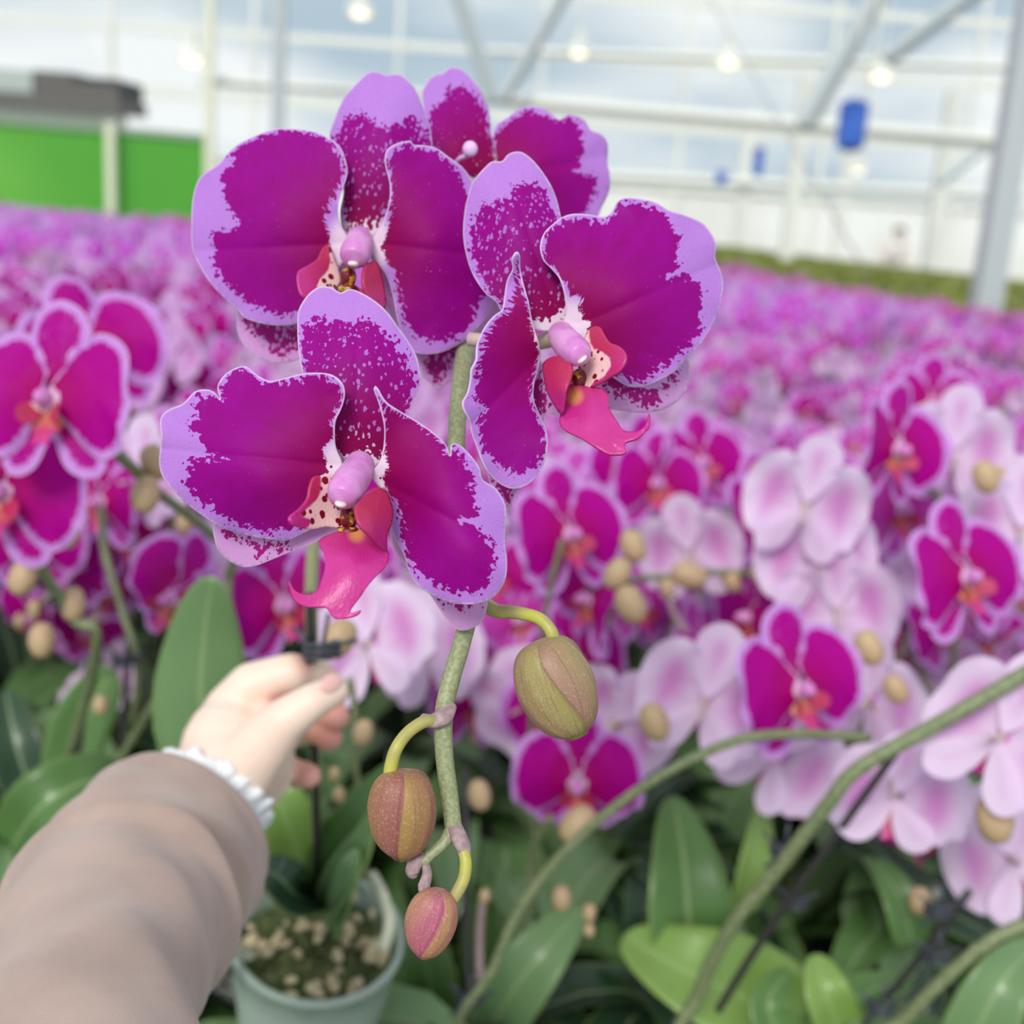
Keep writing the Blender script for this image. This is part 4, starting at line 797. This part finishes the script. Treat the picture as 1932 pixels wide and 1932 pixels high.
near_plant((.38, .84), 'potted orchid at right, magenta bloom above the thickest stem and its dark clips',
    spikes=[([(1300, 1990, .86), (1320, 1870, .84), (1385, 1740, .81), (1460, 1650, .79), (1560, 1520, .76), (1620, 1450, .75), (1770, 1365, .74), (1945, 1265, .73)], .0048)],
    flowers=[(1822, 1090, 245, 24, 6, 4, 0, 'm'), (1690, 1510, 250, 158, -50, 10, 0, 'p'), (1890, 1390, 280, 150, -20, -15, 0, 'p'), (1740, 1440, 200, 30, -70, 0, 1, 'm'), (1910, 1620, 230, 165, -20, 30, 1, 'p'), (1925, 1000, 220, 160, 0, 0, 0, 'p'), (1730, 1580, 180, 30, -20, 0, 2, 'm')],
    buds=[(1877, 1545, 34, .74, -10), (1735, 1700, 20, .9, 0), (1860, 900, 24, .9, -20)],
    stakes=[[(1300, 2000, .90), (1420, 1800, .86), (1560, 1600, .82), (1690, 1420, .80)], [(1560, 2000, .92), (1700, 1850, .9), (1830, 1680, .88)]],
    clips=[(1480, 1602, .80), (1500, 1700, .86), (1770, 1716, .86), (1768, 1802, .84), (1662, 1900, .84)],
    leaves=[([(1560, 1960, .92), (1420, 1890, .90), (1290, 1830, .90), (1175, 1765, .93)], 105, LEAFY, (.1, .9), .3), ([(1860, 1760, .95), (1760, 1700, .96), (1690, 1640, .98), (1640, 1580, 1.0)], 40, LEAFD, (.1, .4), .3), ([(1720, 1780, .95), (1700, 1700, .95), (1650, 1620, .97)], 40, LEAF, (.1, .4), .3)])
near_plant((.42, .72), 'potted orchid in the lower right corner, broad leaves and a pale green stem',
    spikes=[([(1640, 2010, .80), (1710, 1920, .78), (1800, 1830, .76), (1880, 1768, .75), (1960, 1735, .75)], .0042)],
    leaves=[([(1800, 2050, .85), (1850, 1930, .83), (1900, 1840, .83), (1960, 1780, .86)], 60, LEAFP, (-.2, .4), .3), ([(1600, 1990, .9), (1560, 1880, .88), (1540, 1800, .9)], 46, LEAFY, (0, .5), .4), ([(1520, 1960, .9), (1620, 1880, .9), (1720, 1850, .94)], 36, LEAF, (0, .8), .5), ([(1500, 2000, .88), (1450, 1900, .88), (1490, 1830, .9)], 40, LEAF, (0, .7), .4), ([(1700, 2000, .95), (1740, 1900, .95), (1760, 1820, .97)], 40, LEAFD, (0, .5), .4)])
near_plant((.12, 1.10), 'potted orchid with round magenta blooms over a level stem of buds and a twisted stalk',
    spikes=[([(1130, 1250, 1.10), (1180, 1110, 1.04), (1260, 1088, 1.02), (1340, 1080, 1.02), (1480, 1085, 1.05)], .0030)],
    flowers=[(1240, 915, 175, 14, 4, -6, 0, 'm'), (1190, 880, 170, -45, 5, 0, 1, 'm'), (1325, 875, 170, 20, 5, 0, 0, 'm'), (1300, 1040, 190, 170, 20, 15, 0, 'p'), (1330, 1120, 150, 150, -40, 0, 0, 'p')],
    buds=[(1300, 1085, 26, 1.0, -70), (1380, 1095, 18, 1.03, -30), (1260, 1110, 14, 1.0, 0)], roots=[[(1240, 1100, 1.0), (1262, 1130, 1.0), (1272, 1160, 1.0), (1292, 1190, 1.0)]])
near_plant((.30, 1.12), 'potted orchid with big pale lilac bloom backs crowded around one magenta bloom',
    spikes=[([(1600, 1400, 1.1), (1560, 1200, 1.05), (1500, 1060, 1.03), (1440, 980, 1.03)], .003)],
    flowers=[(1445, 965, 185, 25, 0, 8, 1, 'm'), (1520, 950, 220, 168, 15, -8, 0, 'p'), (1540, 1055, 215, 175, 10, 5, 0, 'p'), (1600, 1130, 180, -60, 0, 0, 2, 'm'), (1640, 1000, 180, 30, 0, 0, 1, 'p'), (1680, 1080, 170, 160, 0, 0, 0, 'p')],
    buds=[(1440, 1085, 20, 1.02, -60)])
near_plant((.46, 1.14), 'potted orchid with a dark magenta bloom raised above pale lilac ones, near right edge',
    spikes=[([(1800, 1250, 1.1), (1790, 1000, 1.05), (1740, 900, 1.03), (1690, 860, 1.02)], .003)],
    flowers=[(1690, 850, 215, 32, -5, -12, 1, 'm'), (1800, 850, 200, 165, 10, 0, 0, 'p'), (1860, 930, 190, 150, 0, 0, 0, 'p'), (1700, 960, 190, 20, -10, 0, 2, 'p'), (1760, 760, 150, 0, 0, 0, 1, 'm')],
    buds=[(1880, 905, 20, .98, 0), (1770, 1010, 22, 1.0, 0)])
# leafy neighbours filling the front of the bench
k = 0
for x in np.arange(-.62, .80, .135):
    for y in (.70, .84, .98, 1.12, 1.26):
        xx = x + NR.uniform(-.02, .02); yy = y + NR.uniform(-.02, .02)
        if abs(xx) > .52 * yy + .06: continue
        org = np.array([xx, yy, BENCH]); k += 1
        if abs(xx + .10) < .12 and yy < .78: continue
        side = 'left' if xx < -.12 else 'right' if xx > .12 else 'middle'
        root = empty('potted_orchid', org, 'orchid of dark strap leaves low at the front of the bench, %s of photo' % side, 'orchid', 'leafy orchids at the front of the bench, %s' % side)
        child(root, 'pot', POTM)
        for me in leaf_meshes(k % 5): child(root, 'leaf', me, XF(basis((0, 0, 1), k * 2.1, (0, 1, 0)), (0, 0, 0), 1.05))

# ------------------------------------------------------------------ the field
def plantG(seed, level, lift=0., pale=.5, single=True):
    r = random.Random(seed); parts = []
    def A_(nm, g, off): parts.append((nm, g, off))
    if level < 2: A_('pot', pot_G(), 5)
    for g in rosette(r, 5 if level < 2 else 3, nu=8 if level < 2 else 4, nv=5 if level < 2 else 3): A_('leaf', g, 4)
    for s in range(2):
        a = r.uniform(-2.6, -.5); d = np.array([math.cos(a), math.sin(a), 0]); h = r.uniform(.40, .52) + lift; sp_ = [np.array([0, 0, .12]), np.array([0, 0, .3]) + d * .02, np.array([0, 0, h]) + d * .07, np.array([0, 0, h + .03]) + d * .14, np.array([0, 0, h - .03]) + d * .22]
        pth = crspline(sp_, n=6)
        if level < 2: A_('flower_spike', tubeG(sp_, .003, 6 if level == 0 else 5), 3)
        nf = r.randint(4, 6)
        for i in range(nf):
            t = .50 + .42 * i / nf; c = pth[int(t * (len(pth) - 1))]; sd = np.array([-d[1], d[0], 0]) * (1 if i % 2 else -1)
            yaw = r.gauss(0, .7); n_ = np.array([math.sin(yaw), -math.cos(yaw), r.uniform(-.15, .5)])
            if r.random() < .22: n_ = n_ * [-1, -1, 1]
            A_('flower', (level, r.randint(0, 2), XF(basis(n_, r.gauss(0, .25)), c + sd * .03 + np.array([0, 0, r.uniform(-.02, .03)]), r.uniform(.82, 1.0))), 0)
        for i in range(2):
            c = pth[-1] - np.array([0, 0, .01 * i]) + d * .015 * i; A_('bud', ellG(c, np.diag([.008, .008, .011]) * (1 - .25 * i), 6, 4), 6)
    return parts
def merged(seed, level, lift=0.):
    g = G()
    for nm, q, off in plantG(seed, level, lift):
        if nm == 'flower': g.addG(FG[(q[0], q[1])], q[2], 0)
        else: g.addG(q, None, off)
    return g
MS = lambda p: [p, LIP, COL, STEMF, LEAFD, POTD, BUDF]
zone = lambda x, y: ('left of the big blooms' if x < -.16 * y else 'right of the big blooms' if x > .16 * y else 'behind the big blooms')
# which spots of the bench hold a plant
spots = []
yy = 1.28; row = 0
while yy < 8.0:
    x = -.5 * yy - .25 + (.07 if row % 2 else 0)
    while x < .5 * yy + .25:
        xe = 2.55 - .30 * (yy - 3.0) if yy > 3.0 else 9
        if x < xe: spots.append((x + NR.uniform(-.03, .03), yy + NR.uniform(-.03, .03)))
        x += .155
    yy += .15; row += 1
def seen(x, y): return abs(x) < .46 * y + .15
spots = [s for s in spots if seen(*s)]
tall = lambda x, y: (.05 if x < -.1 * y else -.02) + .04 * math.sin(2.1 * x + 1.3 * y)
near = [s for s in spots if s[1] < 1.75]; midr = [s for s in spots if 1.75 <= s[1]][:250]; far = [s for s in spots if s[1] >= 1.75][250:]
# protos with parts
protoA = []
for i in range(5):
    pal = PAL if i in (1, 3) else FLD
    L_ = []
    for nm, q, off in plantG(40 + i, 1, .0):
        if nm == 'flower': L_.append((nm, ('F', q[0], q[1], pal), q[2]))
        else:
            o = q.build(nm, {3: STEMF, 4: LEAFD if i % 2 else LEAF, 5: POTD, 6: BUDF}[off if off != 0 else 3]); L_.append((nm, o.data, None)); bpy.data.objects.remove(o)
            for p_ in o_ if False else (): pass
    protoA.append(L_)
FM = {}
def fmesh(l, v, p):
    if (l, v, p.name) not in FM:
        o = FG[(l, v)].build('flower', [p, LIP, COL]); FM[(l, v, p.name)] = o.data; bpy.data.objects.remove(o)
    return FM[(l, v, p.name)]
fixm = {'leaf': 4, 'pot': 5, 'bud': 6, 'flower_spike': 3}
for i, s in enumerate(near):
    k = NR.randint(5) if s[0] < 0 else [1, 3, 0, 3, 1][NR.randint(5)]
    z = zone(*s)
    root = empty('potted_orchid', (s[0], s[1], BENCH), 'potted orchid with blurred magenta blooms in the nearer rows, %s' % z, 'orchid', 'blurred orchids in the nearer rows, %s' % z)
    root.rotation_euler.z = NR.uniform(-.6, .6); root.scale = (1, 1, 1 + tall(*s))
    for nm, me, mt4 in protoA[k]:
        if nm == 'flower': child(root, nm, fmesh(me[1], me[2], me[3]), mt4)
        else: child(root, nm, me)
protoB = []
for i in range(8):
    o = merged(70 + i, 1).build('potted_orchid', MS(PAL if i in (1, 3, 5) else FLD)); protoB.append(o.data); bpy.data.objects.remove(o)
for i, s in enumerate(midr):
    k = NR.randint(8) if s[0] < 0 else [1, 3, 5, 0, 1, 3, 5, 6][NR.randint(8)]
    o = bpy.data.objects.new('potted_orchid', protoB[k]); C.objects.link(o); o.location = (s[0], s[1], BENCH); o.rotation_euler.z = NR.uniform(-.6, .6); o.scale = (1, 1, 1 + tall(*s))
    z = zone(*s); r_ = 'middle rows' if s[1] < 2.6 else 'farther rows'
    tag(o, 'potted orchid blurred among lilac blooms, %s, %s' % (r_, z), 'orchid', 'blurred orchids in the %s, %s' % (r_, z))
def mass(name, lst, mats, label, lv=2):
    pr = [merged(200 + i, lv) for i in range(5)]; pv = [np.vstack(p.v) for p in pr]; pa = [np.vstack(p.a) for p in pr]
    VV, AA, loops, sizes, mi = [], [], [], [], []; off = 0
    pl = [(np.concatenate([np.array(f) for f in p.f]), np.array([len(f) for f in p.f]), np.array(p.m)) for p in pr]
    for s in lst:
        k = NR.randint(5); a = NR.uniform(-.6, .6); R = np.array([[math.cos(a), -math.sin(a), 0], [math.sin(a), math.cos(a), 0], [0, 0, 1 + tall(*s)]])
        v = pv[k] @ R.T + np.array([s[0], s[1], BENCH]); VV.append(v); AA.append(pa[k]); loops.append(pl[k][0] + off); sizes.append(pl[k][1]); mi.append(pl[k][2]); off += len(v)
    V = np.vstack(VV); lo = np.concatenate(loops); sz = np.concatenate(sizes); me = bpy.data.meshes.new(name)
    me.vertices.add(len(V)); me.vertices.foreach_set('co', V.ravel()); me.loops.add(len(lo)); me.loops.foreach_set('vertex_index', lo)
    me.polygons.add(len(sz)); st = np.r_[0, np.cumsum(sz)[:-1]]; me.polygons.foreach_set('loop_start', st)
    for m in mats: me.materials.append(m)
    me.polygons.foreach_set('material_index', np.concatenate(mi)); me.update(calc_edges=True); me.validate()
    aa = np.vstack(AA)
    for k, nm in enumerate(AT):
        l = me.attributes.new(nm, 'FLOAT', 'POINT'); l.data.foreach_set('value', np.ascontiguousarray(aa[:, k], dtype=np.float32))
    o = bpy.data.objects.new(name, me); C.objects.link(o); return tag(o, label, 'orchids', None, 'stuff')
farA = [s for s in far if s[0] < .05 * s[1]]; farB = [s for s in far if s[0] >= .05 * s[1]]
edge = [s for s in far if s[0] > 2.55 - .30 * (s[1] - 3.0) - .75 or s[1] > 7.6]
es = set(edge); rest = [s for s in far if s not in es]
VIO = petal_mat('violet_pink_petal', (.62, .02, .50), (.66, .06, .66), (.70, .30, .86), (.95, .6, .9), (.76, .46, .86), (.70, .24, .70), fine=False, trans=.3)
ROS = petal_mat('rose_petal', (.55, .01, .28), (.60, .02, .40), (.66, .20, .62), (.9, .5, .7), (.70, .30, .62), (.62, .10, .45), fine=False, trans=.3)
mass('orchid_field', rest, MS(VIO), 'continuous far spread of out-of-focus lilac and pink orchids filling the bench')
mass('orchid_field', edge, MS(ROS), 'deeper pink band of out-of-focus orchids along the far edge of the bench')
# ------------------------------------------------------------------ benches and greenhouse
DARK = mat('tray_dark', (.015, .02, .025), .6); ALU = mat('bench_metal', (.35, .37, .38), .5)
bench = empty('flower_bench', (0, 4.5, 0), 'long dark-topped bench under all the flowering orchids', 'bench')
g = G().add([(-5, .1, BENCH), (2.9, .1, BENCH), (2.9, 3.0, BENCH), (1.3, 8.3, BENCH), (-5, 8.3, BENCH), (-5, .1, BENCH - .04), (2.9, .1, BENCH - .04), (2.9, 3.0, BENCH - .04), (1.3, 8.3, BENCH - .04), (-5, 8.3, BENCH - .04)],
    [(0, 1, 2, 3, 4), (9, 8, 7, 6, 5), (0, 5, 6, 1), (1, 6, 7, 2), (2, 7, 8, 3), (3, 8, 9, 4), (4, 9, 5, 0)])
g.build('bench_top', DARK, bench, (0, 4.5, 0), False)
for x, y in ((-4, 1), (2.5, 1), (-4, 4), (2.3, 4), (-4, 8), (1.1, 8)): boxG(x - .03, x + .03, y - .03, y + .03, 0, BENCH - .04).build('leg', ALU, bench, (0, 4.5, 0), False)
fl = struct(boxG(-26, 26, -6, 34, -.1, 0).build('floor', two('concrete', (.35, .36, .34), (.45, .45, .43), 1.2, .9), smooth=False))
# young green plants on the bench beyond
b2_ = empty('seedling_bench', (5, 12, 0), 'second bench beyond the flowers carrying low green young plants', 'bench')
Q = [(1.0, 19.5), (1.5, 9.2), (2.9, 5.2), (3.6, 3.2), (9, 3.2), (11, 7.5), (5.9, 13), (4.0, 17), (3.2, 19.5)]
n = len(Q); V = [(x, y, 1.0) for x, y in Q] + [(x, y, .94) for x, y in Q]
G().add(V, [tuple(range(n)), tuple(range(2 * n - 1, n - 1, -1))] + [(i, i + n, (i + 1) % n + n, (i + 1) % n) for i in range(n)]).build('bench_top', ALU, b2_, (5, 12, 0), False)
for x, y in ((4, 4), (8, 4), (2, 10), (9, 9), (1.6, 18), (3, 18)): boxG(x - .04, x + .04, y - .04, y + .04, 0, .94).build('leg', ALU, b2_, (5, 12, 0), False)
V = []; Fc = []; A_ = []
Qa = np.array(Q, float)
for q in range(9000):
    x, y = NR.uniform(1, 11), NR.uniform(3.2, 19.5)
    if not inside(Qa, np.array([[x, y]]))[0] or x > .5 * y + 1.5: continue
    for l in range(4):
        a = NR.uniform(0, 6.28); ll = NR.uniform(.05, .10); d = np.array([math.cos(a), math.sin(a), 0]); s = np.array([-d[1], d[0], 0]) * .025; b = np.array([x, y, 1.0]); k = len(V)
        V += [b, b + d * ll * .6 + s + [0, 0, .07], b + d * ll + [0, 0, .08], b + d * ll * .6 - s + [0, 0, .07]]; Fc.append((k, k + 1, k + 2, k + 3))
tag(G().add(V, Fc).build('young_foliage', two('olive_foliage', (.17, .21, .03), (.36, .38, .09), 3, .6), smooth=False), 'low olive green young foliage covering the second bench', 'seedlings', None, 'stuff')

STEEL = mat('post_grey', (.50, .55, .56), .5); WHT = mat('painted_white', (.80, .80, .74), .5); PALE = mat('cream_paint', (.80, .80, .62), .5)
def bar(a, b, r, mt, nm, label, cat, grp=None, sqr=True):
    a = p3(*a) if len(a) == 3 else np.array(a); b = p3(*b)
    v, f = tube([a, b], r * 1.2 if sqr else r, 4 if sqr else 8); o = G().add(v, f).build(nm, mt, None, a, not sqr); o.location = tuple(a)
    return tag(o, label, cat, grp)
def post(px, py, d, r, mt, label, ztop=6.0, zbot=0., nm='greenhouse_post'):
    q = p3(px, py, d); root = empty(nm, (q[0], q[1], zbot), label, 'post')
    boxG(-r, r, -r, r, 0, ztop - zbot).build('shaft', mt, root, smooth=False)
    boxG(-r * 1.8, r * 1.8, -r * 1.8, r * 1.8, 0, .015).build('base_plate', mt, root, smooth=False)
    return root
post(524, 230, 9.0, .045, STEEL, 'grey steel post rising behind the largest upper bloom')
post(1884, 420, 5.5, .058, STEEL, 'thick pale grey steel post at the right edge')
post(395, 300, 10.0, .035, PALE, 'cream post at the end of the green screen')
post(210, 350, 9.6, .032, PALE, 'short cream post in front of the green screen', 1.95)
for px, d, r, lb in ((1488, 15.0, .08, 'white post standing in the green bench left of the distant person'), (1394, 20.0, .09, 'thin far white post nearest the sharp blooms'), (1582, 22.0, .09, 'thin far white post just left of the distant person'), (1762, 15.5, .09, 'white post standing right of the distant person')):
    post(px, 440, d, r, WHT, lb, 3.2)
bar((380, 152, 10), (960, 190, 10.5), .035, WHT, 'crossbar', 'pale horizontal crossbar behind the upper blooms', 'beam')
bar((960, 190, 10.5), (1900, 268, 9.6), .05, WHT, 'crossbar', 'long white horizontal crossbar passing behind the big blue roll', 'beam')
bar((900, 96, 17), (1932, 128, 16), .05, WHT, 'crossbar', 'faint upper crossbar near the top of the glazing', 'beam')
bar((1100, 330, 20), (1932, 372, 19), .07, WHT, 'crossbar', 'low far crossbar above the pale curtain', 'beam')
bar((862, -20, 10), (932, 190, 10.2), .055, STEEL, 'truss_brace', 'grey brace slanting down left of the V-shaped pair', 'brace')
bar((1075, -30, 10), (948, 190, 10.2), .05, STEEL, 'truss_brace', 'grey brace slanting up from the foot of the V', 'brace')
bar((1668, -30, 8.2), (1518, 238, 8.4), .06, STEEL, 'truss_brace', 'steep grey brace left of the big blue roll', 'brace')
bar((1860, -30, 8.2), (1672, 112, 8.4), .05, STEEL, 'truss_brace', 'shallow grey brace upper right of the blue roll', 'brace')
bar((1880, 262, 14), (1770, 345, 14), .05, STEEL, 'truss_brace', 'small far brace beside the thick right post', 'brace')
bar((1335, -10, 5.0), (1640, 525, 5.6), .0045, STEEL, 'tension_wire', 'thin wire slanting down across the glazing to the flowers', 'wire', None, False)
bar((1668, -30, 6.5), (1634, 190, 6.5), .006, PALE, 'hanging_wire', 'thin cream wire from which the big blue roll hangs', 'wire', None, False)
bar((1600, 150, 6.5), (1632, 130, 6.5), .004, PALE, 'hanging_wire', 'short bit of wire above the big blue roll', 'wire', None, False)
# blue sticky-trap rolls
BLU = two('blue_film', (.02, .09, .42), (.05, .16, .60), 6, .3)
def roll(px, py, d, hw, hh, label):
    q = p3(px, py, d); root = empty('trap_roll', q, label, 'insect trap'); r = hw * d / F; h = hh * d / F
    V, Fc = tube([(0, 0, -h), (0, 0, h)], r, 24); G().add(V, Fc).build('roll', BLU, root, smooth=False)
    V, Fc = tube([(0, 0, -h * 1.08), (0, 0, -h)], r * .55, 16); G().add(V, Fc).build('core', PALE, root, smooth=False)
    G().addG(tubeG([(-r * .5, 0, h), (-r * .4, 0, h * 1.7), (0, 0, h * 2.0), (r * .4, 0, h * 1.7), (r * .5, 0, h)], .006, 6)).build('bail', WHT, root); boxG(-.004, .004, -.004, .004, h * 1.98, 6.15 - q[2]).build('cord', WHT, root, smooth=False)
roll(1608, 236, 6.5, 27, 40, 'large blue roll hanging in front of the crossbar')
roll(1430, 305, 11.0, 10, 24, 'small blue roll hanging farther off, the taller of the small two')
roll(1361, 336, 14.0, 10, 11, 'tiny blue roll, the farthest and squattest')
# lamps
LMP = mat('lamp_glow', (1, .9, .7), .5); LMP.node_tree.nodes['Principled BSDF'].inputs['Emission Color'].default_value = (1, .86, .62, 1); LMP.node_tree.nodes['Principled BSDF'].inputs['Emission Strength'].default_value = 1.6
for px, py, d, lb in ((680, 25, 12, 'grow lamp glowing at the top edge above the upper blooms'), (362, 112, 12, 'grow lamp glowing above the end of the green screen'), (1092, 100, 14, 'grow lamp left of the long slanting wire'), (1375, 118, 13, 'grow lamp on the slanting wire'), (1662, 145, 12, 'grow lamp beside the wire of the big blue roll'), (1620, 322, 18, 'low far grow lamp beneath the big blue roll')):
    q = p3(px, py, d); root = empty('grow_lamp', q, lb, 'lamp')
    ellG(np.zeros(3), np.diag([.09, .09, .05]), 12, 6).build('bulb', LMP, root)
    n = 16; V = [(r * math.cos(6.2832 * i / n), r * math.sin(6.2832 * i / n), z) for r, z in ((.04, .12), (.12, .08), (.15, .0)) for i in range(n)]
    G().add(V, [(j * n + i, j * n + (i + 1) % n, (j + 1) * n + (i + 1) % n, (j + 1) * n + i) for j in range(2) for i in range(n)]).build('reflector', WHT, root)
    boxG(-.05, .05, -.05, .05, .10, .26).build('ballast', WHT, root, smooth=False); boxG(-.006, .006, -.006, .006, .25, 6.15 - q[2]).build('rod', WHT, root, smooth=False)
# green screen along the left, with a rail on top
GRN = two('green_screen_cloth', (.11, .46, .05), (.20, .60, .08), .6, .7)
a, b = p3(-260, 165, 8.6), p3(384, 282, 10.0)
def panel(a, b, z0, z1, th, mt, nm, parent=None, org=(0, 0, 0)):
    d = unit([b[0] - a[0], b[1] - a[1], 0]); nrm = np.array([-d[1], d[0], 0]) * th; V = []
    for q in (a, b):
        for s in (-1, 1):
            for z in (z0, z1): V.append((q[0] + s * nrm[0], q[1] + s * nrm[1], z))
    return G().add(V, [(0, 1, 3, 2), (4, 6, 7, 5), (0, 4, 5, 1), (2, 3, 7, 6), (0, 2, 6, 4), (1, 5, 7, 3)]).build(nm, mt, parent, org, False)
zt = a[2] * .5 + b[2] * .5
scr = empty('green_screen', (a[0], a[1], 0), 'bright green cloth screen standing behind the flowers at the left', 'screen')
panel(a, b, .3, zt - .05, .01, GRN, 'cloth', scr, (a[0], a[1], 0)); panel(a, b, zt - .05, zt, .03, mat('rail_grey_green', (.34, .46, .32), .5), 'top_rail', scr, (a[0], a[1], 0))
panel(a + .02, b - .02, 0, .3, .008, ALU, 'skirt', scr, (a[0], a[1], 0))
# grey fan / heater unit over the screen
UN = mat('unit_dark', (.03, .03, .03), .6); UN2 = mat('unit_grey', (.13, .12, .115), .6); UN3 = mat('unit_pale', (.45, .50, .48), .5)
q = p3(120, 180, 12); un = empty('air_unit', q, 'dark louvred air unit with grey casing above the green screen', 'heater')
def PB(x0, x1, y0, y1, d, dep):       # box between pixel corners at distance d
    a, b = p3(x0, y1, d), p3(x1, y0, d); return boxG(min(a[0], b[0]), max(a[0], b[0]), a[1], a[1] + dep, min(a[2], b[2]), max(a[2], b[2]))
PB(136, 226, 150, 190, 12, .8).build('louvre', UN, un, q, False); PB(66, 142, 138, 186, 12, .9).build('casing', UN2, un, q, False); PB(-60, 66, 134, 182, 12, .9).build('duct', UN3, un, q, False)
for i in range(5):
    yk = 154 + i * 7; PB(138, 224, yk, yk + 2, 11.96, .03).build('slat', UN2, un, q, False)
PB(-60, 226, 187, 193, 11.9, .9).build('lower_rail', UN2, un, q, False)
q = p3(100, 235, 12.2); tag(PB(-80, 215, 200, 262, 12.2, .5).build('white_duct', WHT, None, (0, 0, 0), False), 'pale duct running between the dark air unit and the green screen', 'duct')
# far wall: pale curtain below, glazing above
WALLM = two('curtain_pale', (.72, .72, .68), (.84, .84, .82), .5, .8)
struct(boxG(-26, 26, 27, 27.1, 0, 1.95).build('wall_back', WALLM, smooth=False))
GL = bpy.data.materials.new('glass'); GL.use_nodes = True; t = GL.node_tree; t.nodes.clear()
o_ = N(t, 'ShaderNodeOutputMaterial'); tb = N(t, 'ShaderNodeBsdfTransparent'); tb.inputs[0].default_value = (.97, .985, .98, 1); gb = N(t, 'ShaderNodeBsdfGlossy'); gb.inputs['Roughness'].default_value = .08
mx = N(t, 'ShaderNodeMixShader'); mx.inputs[0].default_value = .06; L(t, tb.outputs[0], mx.inputs[1]); L(t, gb.outputs[0], mx.inputs[2]); L(t, mx.outputs[0], o_.inputs[0])
struct(G().add([(-26, 27.05, 1.95), (26, 27.05, 1.95), (26, 27.05, 7), (-26, 27.05, 7)], [(0, 1, 2, 3)]).build('window_1', GL, smooth=False))
struct(G().add([(-26, -6, 6.2), (26, -6, 6.2), (26, 27, 6.2), (-26, 27, 6.2)], [(0, 1, 2, 3)]).build('ceiling', GL, smooth=False))
k = 0
for z, h in ((1.95, .10), (3.1, .22), (4.4, .16), (5.6, .16)):
    k += 1; struct(boxG(-26, 26, 26.9, 27, z, z + h).build('trim_%d' % k, WHT, smooth=False))
for x in np.arange(-24, 25, 3.0): k += 1; struct(boxG(x - .05, x + .05, 26.85, 26.95, 0, 6.2).build('trim_%d' % k, WHT, smooth=False))
for y in (12., 18., 24.): k += 1; struct(boxG(-26, 26, y, y + .12, 5.9, 6.1).build('trim_%d' % k, WHT, smooth=False))
# distant person
q = p3(1690, 470, 19.5); bx, by = q[0], q[1]; PO = np.array([bx, by, 0.])
wk = empty('person', PO, 'distant blurred person in pale clothes leaning over the green bench', 'person')
g = G(); pv_ = lambda x, y, z: PO + np.array([x, y, z])
zc = q[2]
for a, ra, b, rb in (((-.10, .25, .05), .05, (-.10, .3, .80), .09), ((.10, .25, .05), .05, (.10, .3, .80), .09), ((0, .3, .85), .15, (0, .1, zc - .02), .17), ((0, .1, zc), .15, (.02, -.02, zc + .12), .06), ((-.2, .05, zc), .055, (-.26, -.15, zc - .25), .04), ((.2, .05, zc), .055, (.24, -.15, zc - .25), .04), ((-.26, -.15, zc - .25), .04, (-.15, -.35, zc - .33), .035), ((.24, -.15, zc - .25), .04, (.12, -.35, zc - .33), .035), ((0.02, -.03, zc + .17), .085, (.02, -.05, zc + .24), .09)):
    g.addG(caps(pv_(*a), ra, pv_(*b), rb))
bd = g.build('body', mat('pale_clothes', (.80, .70, .62), .8), wk, PO); r2 = bd.modifiers.new('blend', 'REMESH'); r2.mode = 'VOXEL'; r2.voxel_size = .02; r2.use_smooth_shade = True
ellG(pv_(.02, -.02, zc + .27), np.diag([.10, .11, .09]), 14, 8).build('hair', mat('hair_brown', (.12, .07, .05), .6), wk, PO)
G().addG(caps(pv_(0, .28, .9), .17, pv_(0, .1, zc), .195)).build('shirt', mat('white_shirt', (.85, .80, .76), .8), wk, PO)
